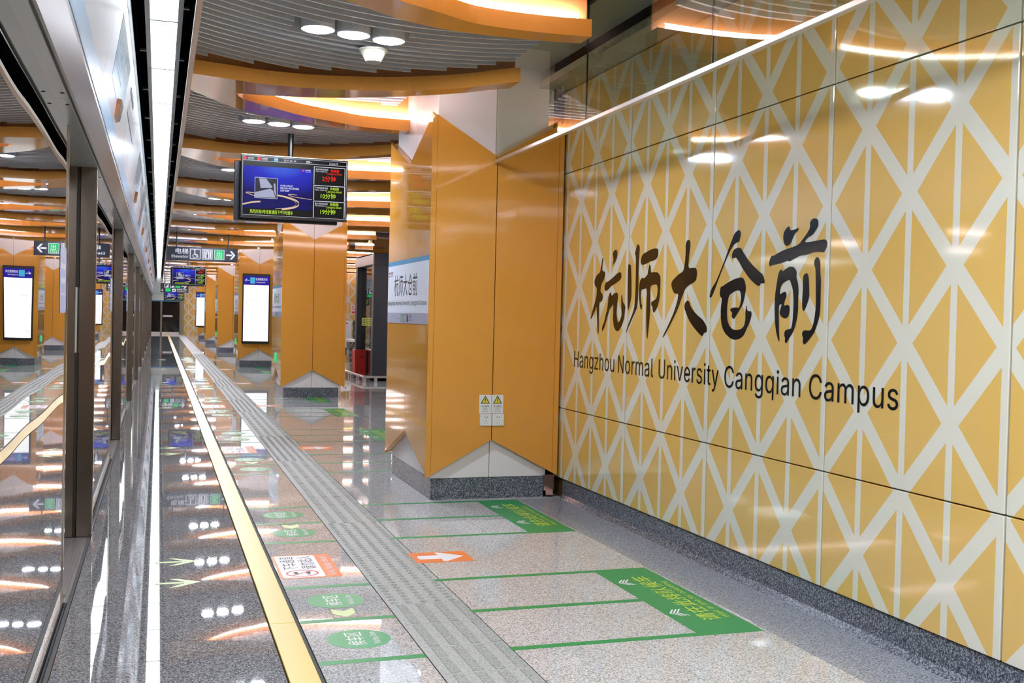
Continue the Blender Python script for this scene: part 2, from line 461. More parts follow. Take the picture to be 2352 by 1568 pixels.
# ---- far end: dark glazed door wall, pale header, tan side wall
we = root('wall_end', (.4, Y1, 0), kind='structure')
MB().box(-3.2, 1.17, Y1 + .05, Y1 + .3, 1.86, 3.3).build('header', mat('pale green grey header', '#c9cfc8', .4), we)
MB().box(-.4, 1.17, Y1 + .02, Y1 + .05, 1.80, 1.87).build('blue_band', M_SIGNB, we)
MB().box(-.4, 1.17, Y1 + .02, Y1 + .05, 2.25, 2.265).build('joint', M_SOFF, we)
MB().box(-3.2, 1.17, Y1 + .2, Y1 + .3, 0, 1.86).build('dark_room', M_BLACK, we)
MB().box(1.17, XR, Y1, Y1 + .3, 0, 3.3).build('tan_wall', M_PATX, we)
MB().box(1.15, 1.33, Y1 - .25, Y1, 0, 3.2).build('pilaster', mat('olive stone', '#8b8468', .35), we)
dn = root('end_door', (.4, Y1, 0), 'dark glazed door wall with steel posts closing the far end of the platform', 'door')
MB().box(-.38, .1, Y1 + .02, Y1 + .03, .12, 1.79).build('pane', mat('dark door glass', '#14171a', .06, ior=1.5), dn)
MB().box(.2, 1.10, Y1 + .02, Y1 + .03, .12, 1.79).build('pane', MATS['dark door glass'], dn)
for x0, x1 in ((-.44, -.38), (.1, .2), (1.10, 1.17)): MB().box(x0, x1, Y1 - .02, Y1 + .04, 0, 1.80).build('post', M_STEEL, dn)
MB().box(-.38, 1.1, Y1 - .01, Y1 + .04, 0, .12).build('kick_plate', M_ALU, dn)
MB().box(.24, .75, Y1 - .02, Y1 + .019, .95, 1.05).build('warning_strip', mat('pink white notice', '#d9c7c9', .5), dn)

# ================================================================ PLATFORM SCREEN DOORS
GX = -.385
NP = 12
for k in range(-1, NP):
    yp = 6.52 + DP * k
    if yp > Y1 - .5: break
    nm = ORD[k + 1] if k >= 0 else 'nearest'
    # post
    if k >= 0:
        p = root('screen_door_post', (-.39, yp, 0), f'brushed steel post on the right of the {ORD[k]} door recess of the glass screen', 'door post', 'steel posts of the platform screen')
        MB().box(-.428, -.342, yp, yp + .09, 0, 2.12, .004).build('steel_cover', M_STEEL, p)
        MB().box(-.53, -.445, yp, yp + .09, 0, 2.12, .003).build('inner_jamb', M_STEEL, p)
        MB().box(-.446, -.427, yp + .012, yp + .09, 0, 2.12).build('rubber_gap', M_JAMB, p)
        MB().box(-.345, -.3405, yp + .002, yp + .004, .02, 2.1).build('edge_bead', M_CHROME, p)
        if k < 4:
            MB().box(-.446, -.436, yp + .002, yp + .012, 1.05, 1.42).build('door_release', mat('pale release plate', '#b9b7ad', .4), p)
    # fixed glass behind the post
    ya = yp + .09; yb = yp + 3.40
    if yb > Y1: yb = Y1
    gl = root('fixed_glass_panel', (GX, ya, 0), f'fixed reflective glass panel of the screen, {ORD[k + 1]} from the camera', 'glass panel', 'fixed glass panels of the platform screen')
    MB().box(GX - .012, GX, ya, yb, .035, 2.10).build('pane', M_PSD, gl)
    MB().box(GX - .02, GX + .012, ya, yb, 0, .035).build('bottom_rail', M_STEEL, gl)
    if yb < Y1:
        MB().box(GX - .02, GX + .006, yb - .012, yb, 0, 2.10, .002).build('edge_trim', M_CHROME, gl)
    # door recess after the fixed glass
    yd = yp + DP
    if yd < Y1:
        dr = root('sliding_door', (-.52, yb, 0), f'sliding glass door set back in the {ORD[k + 1]} door recess', 'sliding door', 'sliding doors of the platform screen')
        ym = (yb + yd) / 2
        for a, b in ((yb - .05, ym - .004), (ym + .004, yd + .03)):
            lf = MB().box(-.53, -.505, a, b, .03, 2.1).build('door_leaf', M_STEEL, dr)
            MB().box(-.504, -.500, a + .05, b - .05, .1, 2.05).build('pane', M_PSD, lf)
        sl = root('door_sill', (-.45, yb, 0), f'grey treaded metal sill in the {ORD[k + 1]} door recess', 'door sill', 'metal sills of the platform screen')
        MB().box(-.6, -.362, yb, yd, -.05, -.0005).build('plate', M_SILL, sl)
        if k < 2:
            r = MB(); nx = 14; ny = int((yd - yb) / .026)
            for i in range(nx):
                for j in range(ny):
                    x = -.592 + i * .0165; y_ = yb + .01 + j * .026 + (.013 if i % 2 else 0)
                    r.quad((x - .005, y_ - .002, .0012), (x + .005, y_ - .002, .0012), (x + .005, y_ + .006, .0012), (x - .005, y_ + .006, .0012))
            r.build('tread_studs', M_ALU, sl, kind='stuff')
    # printed sticker near the end of the fixed glass (lettering and rounded field only)
    if k < 5:
        s0 = yb - .36
        st = root('glass_sticker', (GX, s0, 1.3), f'pale blue printed sticker with white print on the {ORD[k + 1]} fixed glass panel', 'sticker', 'blue stickers on the screen glass')
        pts = []
        for cx_, cz_, a0 in ((s0 + .29, 1.31, -90), (s0 + .29, 1.53, 0), (s0 + .05, 1.53, 90), (s0 + .05, 1.31, 180)):
            for q in range(5):
                an = math.radians(a0 + q * 22.5); pts.append((GX + .0012, cx_ + .03 * math.cos(an), cz_ + .03 * math.sin(an)))
        MB().prism(pts, (.0006, 0, 0)).build('field', mat('periwinkle print', '#a9b6dc', .4), st)
        t = MB()
        for zz, hh in ((1.465, .022), (1.405, .022), (1.355, .007)):
            for q in range(5):
                t.quad((GX + .0024, s0 + .05 + q * .044, zz), (GX + .0024, s0 + .083 + q * .044, zz), (GX + .0024, s0 + .083 + q * .044, zz + hh), (GX + .0024, s0 + .05 + q * .044, zz + hh))
        t.build('lettering', M_WSTK, st)
MB().box(-.362, -.346, Y0, Y1, -.03, .002).build('trim_3', mat('dark sill gasket', '#35322f', .6), None, kind='structure')
MB().box(-.9, -.6, Y0, Y1, -.4, -.02).build('trim_4', M_BLACK, kind='structure')

# header above the doors: soffit plates, rounded cover, printed fascia
hd = root('screen_door_header', (-.3, 6, 2.1), 'long grey and white header box above the glass screen, with a pale blue band', 'door header')
hy = [4.45 + DP / 2 * i for i in range(-4, 24)]
for a, b in zip(hy, hy[1:]):
    b = min(b, Y1)
    if a >= Y1: break
    MB().box(-.60, -.337, a + .001, b - .001, 2.10, 2.13, .001).build('soffit_plate', M_SOFF, hd)
    pr = [(-.325, 2.100), (-.318, 2.106), (-.273, 2.205), (-.2715, 2.216), (-.2715, 2.225), (-.335, 2.225), (-.335, 2.13)]
    MB().prism([(x, a + .001, z) for x, z in pr], (0, b - a - .002, 0)).build('cover', M_COVER, hd)
    if a < 22:
        for sy in (a + .12, b - .12):
            for sx in (-.352,):
                MB().cyl((sx, sy), .008, 2.0985, 2.1, 10).build('screw', M_BLACK, hd)
MB().box(-.338, -.323, Y0, Y1, 2.108, 2.14).build('shadow_gap', M_JAMB, hd)
def fx(z): return -.27 + .162 * (z - 2.22)
fy = [5.15 + DP / 4 * i for i in range(-8, 47)]
for a, b in zip(fy, fy[1:]):
    if a >= Y1: break
    b = min(b, Y1)
    if a < 14:
        MB().prism([(fx(2.225), a + .0015, 2.225), (fx(2.9), a + .0015, 2.9), (fx(2.9) - .03, a + .0015, 2.9), (fx(2.225) - .03, a + .0015, 2.225)], (0, b - a - .003, 0)).build('fascia_plate', M_FASW, hd)
MB().prism([(fx(2.225), 14 - .35, 2.225), (fx(2.9), 14 - .35, 2.9), (fx(2.9) - .03, 14 - .35, 2.9), (fx(2.225) - .03, 14 - .35, 2.225)], (0, Y1 - 13.65, 0)).build('fascia_plate', M_FASW, hd)
def fprint(a, b, z0, z1, m, nm, e=.001, mb=None):
    q = mb or MB()
    q.prism([(fx(z0) + e, a, z0), (fx(z1) + e, a, z1), (fx(z1) + e, b, z1), (fx(z0) + e, b, z0)], (-.0006, 0, 0))
    if not mb: return q.build(nm, m, hd)
fprint(Y0, Y1, 2.226, 2.24, M_SIGNB, 'blue_edge')
fprint(Y0, Y1, 2.24, 2.325, M_BLUE2, 'blue_band')
fprint(Y0, Y1, 2.83, 2.895, M_BLUE2, 'blue_band')
UPF = (Vector((.162, 0, 1))).normalized()
for k in range(-1, 11):
    y0 = 5.63 + DP * k
    if y0 + 3.4 > Y1: break
    pf = lambda yy, z, e=.0022: (fx(z) + e, yy, z)
    fprint(y0, y0 + 1.28, 2.44, 2.755, mat('sky blue map print', '#7ba3be', .3), 'map_panel')
    if k < 4:
        t = MB(); t.text('杭师大仓前', pf(y0 + .12, 2.62), Y_, UPF, .07, width=.5); t.text('Hangzhou Normal University Cangqian Campus', pf(y0 + .12, 2.56), Y_, UPF, .028, width=.62)
        t.build('map_lettering', M_WSTK, hd)
        for q in range(5): t = MB(); fprint(y0 + .8 + .09 * q, y0 + .85 + .09 * q, 2.64, 2.68, None, '', .002, t); t.build('map_mark', M_WSTK, hd)
        ln = MB(); fprint(y0 + .1, y0 + .74, 2.535, 2.541, None, '', .002, ln); ln.build('map_line', M_FASW, hd)
        # route strip: thin line with stations
        rt = MB(); fprint(y0 + 1.72, y0 + 3.2, 2.575, 2.585, None, '', .002, rt); fprint(y0 + 1.72, y0 + 2.4, 2.70, 2.73, None, '', .002, rt)
        rt.build('route_line', M_SIGNB, hd)
        nm_ = MB()
        for q in range(18):
            fprint(y0 + 1.76 + q * .08, y0 + 1.765 + q * .08, 2.595, 2.66 + .02 * (q % 3), None, '', .002, nm_)
        nm_.build('route_marks', mat('faded red grey print', '#a08a92', .4), hd, kind='stuff')
    s = root('strobe_lamp', (fx(2.4), 6.27 + DP * k, 2.4), f'small mirror chrome indicator box with painted orange reflection on the header, {ORD[k + 1]} along it', 'indicator', 'indicator boxes on the header')
    a = 6.30 + DP * k
    bb = MB().prism([(fx(2.36), a, 2.36), (fx(2.36) + .024, a, 2.372), (fx(2.46) + .024, a, 2.452), (fx(2.46), a, 2.46)], (0, .22, 0)).build('housing', mat('chrome with orange reflection', '#a8704f', .12, 1.0), s)  # mirror chrome; the orange it reflects is put into the base colour
    MB().prism([(fx(2.37) - .002, a + .22, 2.368), (fx(2.37) + .02, a + .22, 2.378), (fx(2.45) + .02, a + .22, 2.446), (fx(2.45), a + .22, 2.452)], (0, .06, 0)).build('lens', M_PLATE, s)

# black boards added to keep the open gap above the light strip dark
MB().box(-.16, .16, Y0, Y1, 3.19, 3.2).build('dark_gap_board', M_BLACK, kind='structure')
MB().box(-.16, -.15, Y0, Y1, 2.9, 3.19).build('dark_gap_side', M_BLACK, kind='structure')
LZ = 3.1
ll = root('linear_light', (0, 7, LZ), 'continuous bright white light strip of square diffusers above the platform edge', 'ceiling light')
MB().box(-.106, -.076, Y0, Y1, LZ, LZ + .05).build('side_frame', M_FRAME, ll)
MB().box(.085, .115, Y0, Y1, LZ, LZ + .05).build('side_frame', M_FRAME, ll)
i = 0; y = 7.05 - 1.4 * 9
while y < Y1:
    MB().box(-.0755, .0845, y + .012, min(y + 1.388, Y1), LZ + .004, LZ + .03).build('diffuser', M_LINE, ll)
    MB().box(-.106, .115, y - .012, y + .012, LZ - .004, LZ + .03).build('cross_bar', M_FRAME, ll)
    y += 1.4
y = 1.0
hb = MB()
while y < Y1:
    hb.box(-.15, -.106, y, y + .025, LZ + .02, LZ + .035); hb.box(.115, .15, y + .2, y + .225, LZ + .02, LZ + .035); y += 1.4
hb.build('hanger_brackets', M_ALU, ll, kind='stuff')

# ================================================================ CEILING RIBBONS, BAFFLES, DOWNLIGHTS
T0 = 7.37; PER = 3.13
XM = 4.9
def rel(p): return [(x, y - T0) for x, y in p]
oN_ = spline(rel([(.17, 6.86), (.6, 6.98), (.85, 6.99), (1.03, 6.96), (1.41, 6.84), (1.8, 6.57), (2.08, 6.25), (2.6, 5.93), (3.4, 5.62), (4.9, 5.45)]))
iN_ = spline(rel([(.47, 7.355), (.69, 7.34), (1.08, 7.235), (1.46, 7.02), (1.8, 6.76), (2.08, 6.46), (2.6, 6.15), (3.4, 5.85), (4.9, 5.66)]))
iF_ = spline(rel([(.47, 7.365), (.482, 7.435), (.53, 7.53), (.72, 7.735), (.97, 7.97), (1.24, 8.12), (1.5, 8.25), (2.03, 8.25), (2.6, 8.1), (3.4, 7.9), (4.9, 7.8)]))
oF_ = spline(rel([(.17, 7.36), (.5, 7.90), (.81, 8.12), (1.17, 8.35), (1.53, 8.43), (2.08, 8.39), (2.6, 8.24), (3.4, 8.05), (4.9, 7.95)]))
def fold(x): return x if x <= XM else 2 * XM - x
def edges(x):
    q = fold(x); oN, oF = oN_(q), oF_(q)
    if q < .47:
        m_ = lerp(7.1 - T0, 7.36 - T0, (q - .17) / .30); return oN, m_, m_, oF
    return oN, iN_(q), iF_(q), oF
def g_(x):
    x = fold(x)
    if x < 2: return .48 - .33 * (x - 1.4) ** 2
    return .3612 - .4 * 1.2 * (1 - math.exp(-(x - 2) / 1.2))
K0, K1 = -3, 17
ZB, ZT = 2.75, 2.838
def xend(k): return 2.08 if k <= 0 else (3.95 if k in (4, 5) else 2 * XM - .17)
for k in range(K0, K1 + 1):
    xe = xend(k); st = .05 if k < 4 else .1
    if k > 9: st = .2
    xs = [.17, .27, .37, .46999, .4701, .49, .52, .56, .62]
    while xs[-1] + st < xe: xs.append(xs[-1] + st)
    if k > 0 and k not in (4, 5):
        xs = [x for x in xs if x < XM]; xs += [XM] + [2 * XM - x for x in reversed(xs)]
    else: xs.append(xe)
    yk = T0 + PER * k
    who = {-3: 'farthest behind the camera', -2: 'second behind the camera', -1: 'at the top edge of the photo'}.get(k) or f'{ORD[k + 1]} from the camera'
    rb = root('ceiling_ribbon', (1.1, yk, ZB), f'glossy orange curved ceiling ribbon around a lit opening, {who}', 'ceiling ribbon', 'orange ceiling ribbons')
    E = [edges(x) for x in xs]
    t = MB()
    for arm in ((0, 1), (2, 3)):
        for (xa, ea), (xb, eb) in zip(zip(xs, E), zip(xs[1:], E[1:])):
            a0, a1, b0, b1 = yk + ea[arm[0]], yk + ea[arm[1]], yk + eb[arm[0]], yk + eb[arm[1]]
            t.quad((xa, a0, ZB), (xa, a1, ZB), (xb, b1, ZB), (xb, b0, ZB))
            t.quad((xa, a0, ZT), (xb, b0, ZT), (xb, b1, ZT), (xa, a1, ZT))
            inner_open = fold(xa) >= .47 and fold(xb) >= .47
            if arm[0] == 0 or inner_open: t.quad((xa, a0, ZB), (xb, b0, ZB), (xb, b0, ZT), (xa, a0, ZT))
            if arm[1] == 3 or inner_open: t.quad((xa, a1, ZB), (xa, a1, ZT), (xb, b1, ZT), (xb, b1, ZB))
        for x, e in ((xs[0], E[0]), (xs[-1], E[-1])):
            t.quad((x, yk + e[arm[0]], ZB), (x, yk + e[arm[0]], ZT), (x, yk + e[arm[1]], ZT), (x, yk + e[arm[1]], ZB))
    t.build('soffit_band', M_RIB, rb)
    for arm, sg in (((0, 1), 1), ((2, 3), -1)):
        f = MB(); l = MB(); P = []
        for x, e in zip(xs, E):
            P.append((x, yk + (e[arm[0]] + e[arm[1]]) / 2 if fold(x) >= .47 else yk + (e[0] + .09 if sg > 0 else e[3] - .09)))
        for (xa, ya), (xb, yb) in zip(P, P[1:]):
            f.quad((xa, ya, ZT), (xb, yb, ZT), (xb, yb, 3.08), (xa, ya, 3.08))
            f.quad((xa, ya + .012, ZT), (xa, ya + .012, 3.08), (xb, yb + .012, 3.08), (xb, yb + .012, ZT))
            f.quad((xa, ya, 3.08), (xb, yb, 3.08), (xb, yb + .012, 3.08), (xa, ya + .012, 3.08))
            if fold(xa) > .56 and fold(xb) > .56 and xb < xe - .02:
                o1 = sg * .035 + (.012 if sg > 0 else 0); o2 = o1 + sg * .012
                l.quad((xa, ya + o1, ZT + .038), (xb, yb + o1, ZT + .038), (xb, yb + o2, ZT + .038), (xa, ya + o2, ZT + .038))
                l.quad((xa, ya + o2, ZT + .038), (xb, yb + o2, ZT + .038), (xb, yb + o2, ZT + .004), (xa, ya + o2, ZT + .004))
        f.build('upper_fascia', M_FASC, rb); l.build('light_strip', M_LED, rb)

def clip_runs(y0, k, lo, hi, x0, x1, hole=None):
    """x-runs where the blade y0+g(x) lies between lo(x) and hi(x)"""
    runs = []; cur = None; st = .04; x = x0
    while x <= x1 + 1e-6:
        y = y0 + g_(x); ok = lo(x) < y < hi(x)
        if ok and hole and hole(x, y): ok = False
        if ok:
            if cur is None: cur = [x]
            else: cur.append(x)
        elif cur:
            if len(cur) > 2: runs.append(cur)
            cur = None
        x += st
    if cur and len(cur) > 2: runs.append(cur)
    return runs
def blade(mb, y0, run, z0, z1, th, step=3):
    xs = run[::step] + ([run[-1]] if run[::step][-1] != run[-1] else [])
    n = len(mb.v)
    for x in xs:
        y = y0 + g_(x)
        mb.v += [(x, y, z0), (x, y + th, z0), (x, y + th, z1), (x, y, z1)]
    for i in range(len(xs) - 1):
        a = n + 4 * i; b = a + 4
        for q in range(4): mb.f.append((a + q, b + q, b + (q + 1) % 4, a + (q + 1) % 4))
    mb.f.append((n, n + 1, n + 2, n + 3)); a = n + 4 * (len(xs) - 1); mb.f.append((a + 3, a + 2, a + 1, a))
PITCH = .1045
for k in range(K0, K1 + 1):
    # bay between the previous opening's far arm and this opening's near arm
    yk = T0 + PER * k; yp = yk - PER; xe = xend(k); x1 = 2.04 if k <= 0 else (3.9 if k in (4, 5) else 2 * XM - .2)
    who = {-3: 'farthest behind the camera', -2: 'second behind the camera', -1: 'above the camera'}.get(k) or f'{ORD[k]} in view'
    bf = root('baffle_ceiling', (1.1, yk - 1.2, 2.85), f'bay of thin grey curved ceiling baffles, {who}', 'ceiling baffles', 'grey baffle bays of the ceiling')
    lo = lambda x: yp + (edges(x)[2] + edges(x)[3]) / 2 + .03
    hi = lambda x: yk + (edges(x)[0] - .06)
    lx, ly = (.055, -1.50) if k == 0 else (-.035, -1.62)
    hole = lambda x, y: .645 + lx < x < 1.245 + lx and abs(y - (yk + ly + .21 * (x - .74))) < .10
    near = k in (-1, 0, 1, 2)
    allb = MB(); y0 = yp - .4 + .03 * (k % 2)
    while y0 < yk + .2:
        for run in clip_runs(y0, k, lo, hi, .182, x1, hole if near else None):
            m_ = MB() if near else allb
            blade(m_, y0, run, 2.855, 2.945, .017, 3 if k < 3 else (5 if k < 8 else 8))
            if near: m_.build('baffle', M_BAFF, bf)
        y0 += PITCH
    if not near: allb.build('baffles', M_BAFF, bf, kind='stuff')
    # white baffles up inside the lit opening
    lo2 = lambda x: yk + (edges(x)[0] + edges(x)[1]) / 2 + .1
    hi2 = lambda x: yk + (edges(x)[2] + edges(x)[3]) / 2 - .1
    lf = root('lens_baffles', (1.4, yk + .4, 2.95), f'white blades inside the lit orange ceiling opening, {who}', 'ceiling baffles', 'white blades inside the ceiling openings')
    allb = MB(); y0 = yk - 2.2; near2 = k in (-1, 0, 1)
    while y0 < yk + 1.2:
        for run in clip_runs(y0, k, lo2, hi2, .62, 1.80 if k == 0 else x1, lambda x, y: 1.78 < x < 2.8 and any(c - .05 < y < c + 1.46 for c in (7.32, 16.75, 26.2, 35.6, 44.5, 53.0))):
            m_ = MB() if near2 else allb
            blade(m_, y0, run, 2.935, 3.015, .022, 3 if k < 3 else 8)
            if near2: m_.build('baffle', M_BAFFL, lf)
        y0 += PITCH
    if not near2: allb.build('baffles', M_BAFFL, lf, kind='stuff')
    # downlight trio
    for j, (x, dy) in enumerate(((.74 + lx, 0), (.942 + lx, .042), (1.146 + lx, .084))):
        y = yk + ly + dy
        d = root('downlight', (x, y, 2.84), f'round white downlight, {("left", "middle", "right")[j]} of the trio, {who}', 'downlight', 'round downlights in threes')
        h = MB().cyl((x, y), .090, 2.836, 2.99, 28); h = h.build('housing', M_HOUS, d)
        MB().cyl((x, y), .076, 2.8335, 2.8355, 28).build('diffuser', M_DOWN, h)
for (x, y, z, w_) in ((1.165, 6.22, 2.775, 'among the grey baffles below the nearest downlights'), (.99, 7.62, 2.86, 'half hidden in the nearest lit ceiling opening')):
    s = root('ceiling_speaker', (x, y, z), 'cream cone-shaped ceiling speaker ' + w_, 'speaker', 'cream cones on the ceiling')
    MB().cyl((x, y), .085, z + .062, z + .07, 28).build('flange', mat('cream plastic', '#d6d5c0', .35), s)
    q = MB(); q.cyl((x, y), .045, z, z + .062, 28, .078); q.build('cone', MATS['cream plastic'], s)
    MB().cyl((x, y), .034, z - .002, z, 20).build('grille', M_SOFF, s)

# ================================================================ GLASS SMOKE CURTAIN OVER THE WALL
sk = root('glass_smoke_curtain', (2.27, 4, 2.41), 'hanging glass curtain with a thin metal bottom rail above the yellow wall', 'glass partition')
MB().box(2.255, 2.285, Y0, 7.315, 2.40, 2.425, .003).build('bottom_rail', M_ALU, sk)
sj = [7.08 - 1.45 * i for i in range(0, 8)]
sj = [7.315, 5.63, 4.18, 2.73, 1.28, -.17, -8]
for a, b in zip(sj, sj[1:]):
    MB().box(2.265, 2.275, b + .004, a - .004, 2.425, 3.25).build('glass_pane', M_SMOKE, sk)
    MB().box(2.266, 2.274, b - .003, b + .003, 2.425, 3.25).build('joint_seal', M_JAMB, sk)

# ================================================================ COLUMNS
def make_column(i, yf, label):
    c = root('column', (2.28, yf, 0), label, 'column', 'orange clad platform columns')
    x0, x1 = 1.80, 2.79; yb = yf + 1.41; xm = 2.2825; ym = yf + .70
    MB().box(1.852, 2.70, yf + .045, yb - .05, 0, .152).build('granite_base', M_SKIRT, c)
    MB().box(1.862, 2.705, yf + .056, yb - .056, .152, 3.25).build('core', M_JAMB, c)
    for a, b in ((1.852, xm - .002), (xm + .002, 2.715)):
        MB().box(a, b, yf + .044, yf + .056, .154, 3.25, .002).build('white_panel', M_WHITE, c)
        MB().box(a, b, yb - .056, yb - .044, .154, 3.25, .002).build('white_panel', M_WHITE, c)
    for a, b in ((yf + .057, ym - .002), (ym + .002, yb - .057)):
        MB().box(1.85, 1.862, a, b, .154, 3.25, .002).build('white_panel', M_WHITE, c)
        MB().box(2.705, 2.717, a, b, .154, 3.25, .002).build('white_panel', M_WHITE, c)
    TH = .042; zt, zv, zb, zp = 2.735, 2.455, .163, .427
    def vp(a, b, flip, along, face, off):
        """half panel between coordinates a (edge) and b (centre)"""
        pts = [(a, zb + .02), (b, zp), (b, zv), (a, zt - .02)]
        if along == 'x': P = [(h, face, z) for h, z in pts]; o = (0, off, 0)
        else: P = [(face, h, z) for h, z in pts]; o = (off, 0, 0)
        MB().prism(P, o).build('orange_panel', M_ORANGE, c)
    for face, off in ((yf, TH), (yb, -TH)):
        vp(x0 + .040, xm - .0035, 0, 'x', face, off); vp(x1 - .040, xm + .0035, 0, 'x', face, off)
    for face, off in ((x0, TH), (x1, -TH)):
        vp(yf + .006, ym - .003, 0, 'y', face, off); vp(yb - .006, ym + .003, 0, 'y', face, off)
    for cx_ in (0, 1):
        for cy_ in (0, 1):
            a0, a1 = (x0, x0 + .037) if not cx_ else (x1 - .037, x1)
            b0, b1 = (yf, yf + .005) if not cy_ else (yb - .005, yb)
            zz = ((zb, zb + .02), (zt - .02, zt))
            q = MB(); lo_, hi_ = (zb, zb + .018) if not cx_ else (zb + .018, zb)
            hi0, hi1 = (zt, zt - .022) if not cx_ else (zt - .022, zt)
            q.prism([(a0, b0, lo_), (a1, b0, hi_), (a1, b0, hi1), (a0, b0, hi0)], (0, b1 - b0, 0))
            q.build('corner_strip', M_ORANGE, c)
    return c
cols_y = [7.32, 16.75, 26.2, 35.6, 44.5, 53.0]
labs = ['large orange clad column beside the yellow patterned wall, with power outlets low on it',
        'orange clad column standing free behind the hanging display, second from the camera',
        'third orange clad column, carrying a lit white poster case', 'fourth orange clad column along the platform',
        'fifth orange clad column along the platform', 'farthest orange clad column, with a narrow lit poster case']
col0 = make_column(0, cols_y[0], labs[0]); columns = [col0]
for i, yy in enumerate(cols_y[1:], 1):
    o = copy_tree(col0); o.location = (2.28, yy, 0); o['label'] = labs[i]; columns.append(o)

# station signs on the platform side of the columns
def make_sign(yf, label):
    x = 1.7975; a, b = yf + .02, yf + 1.40
    s = root('station_sign', (x, yf + .7, 1.25), label, 'station sign', 'white station name signs on the columns')
    MB().box(x - .001, x + .0024, a, b, 1.325, 1.70).build('white_board', M_SIGNW, s)
    MB().box(x - .001, x + .0024, a, b, 1.70, 1.735).build('blue_band', M_SIGNB, s)
    MB().box(x - .001, x + .0024, a, b, 1.245, 1.325).build('grey_band', M_SIGNG, s)
    e = x - .0016
    t = MB(); t.text('杭师大仓前', (e, yf + 1.15, 1.47), -Y_, Z_, .13, width=.80, bold=.006)
    t.build('chinese_name', M_INKT, s); t = MB()
    t.text('Hangzhou Normal University Cangqian Campus', (e, b - .02, 1.385), -Y_, Z_, .034, width=1.33, bold=.012)
    t.build('english_name', M_INKT, s)
    t = MB(); t.text('←', (e, yf + .98, 1.262), -Y_, Z_, .04, bold=.02); t.text('电梯', (e, yf + .58, 1.288), -Y_, Z_, .022); t.text('Elevator', (e, yf + .58, 1.266), -Y_, Z_, .012)
    for q, g in enumerate(('↕', '♿')):
        y0 = yf + .80 - q * .10
        for c_, d_, f_, h_ in ((0, .075, 0, .004), (0, .075, .051, .055), (0, .004, 0, .055), (.071, .075, 0, .055)):
            t.quad((e, y0 - c_, 1.258 + f_), (e, y0 - d_, 1.258 + f_), (e, y0 - d_, 1.258 + h_), (e, y0 - c_, 1.258 + h_))
        t.text(g, (e, y0 - .022, 1.268), -Y_, Z_, .032)
    t.build('direction_print', M_INKT, s)
    t = MB(); y0 = yf + .90; t.quad((e, y0, 1.256), (e, y0 - .08, 1.256), (e, y0 - .08, 1.315), (e, y0, 1.315)); t.build('exit_field', mat('green print', '#2c9a6a', .4), s)
    t = MB(); t.text('出', (e - .0006, y0 - .02, 1.268), -Y_, Z_, .036, bold=.02); t.build('exit_mark', M_WSTK, s)
    t = MB(); cy, cz = b - .05, 1.632
    for r0, r1, a0, a1 in ((.012, .022, 20, 160), (.012, .022, 200, 340)):
        for q in range(6):
            u0 = math.radians(lerp(a0, a1, q / 6)); u1 = math.radians(lerp(a0, a1, (q + 1) / 6))
            t.quad((e, cy + r0 * math.cos(u0), cz + r0 * math.sin(u0)), (e, cy + r1 * math.cos(u0), cz + r1 * math.sin(u0)), (e, cy + r1 * math.cos(u1), cz + r1 * math.sin(u1)), (e, cy + r0 * math.cos(u1), cz + r0 * math.sin(u1)))
    t.build('red_emblem', M_REDP, s)
    t = MB(); t.text('杭港地铁', (e, cy - .035, 1.634), -Y_, Z_, .02, width=.11); t.text('HANGGANG METRO', (e, cy - .035, 1.618), -Y_, Z_, .008, width=.11); t.build('operator_print', M_INKT, s)
    return s
sg0 = make_sign(cols_y[0], 'white station name sign with a blue top band on the side of the nearest column')
for i, yy in enumerate(cols_y[1:5], 1):
    o = copy_tree(sg0); o.location.y = yy + .7; o['label'] = f'white station name sign on the side of the {ORD[i]} column'
for i, yy in enumerate(cols_y[1:4], 1):
    e = root('exit_lamp', (1.79, yy + .7, .6), f'small green lit running-man sign low on the {ORD[i]} column', 'exit light', 'low green exit lights on columns')
    MB().box(1.785, 1.80, yy + .58, yy + .84, .52, .66).build('case', M_EG, e)
    t = MB(); t.text('←', (1.784, yy + .80, .56), -Y_, Z_, .06, bold=.03); t.build('pictogram', M_EW, e)

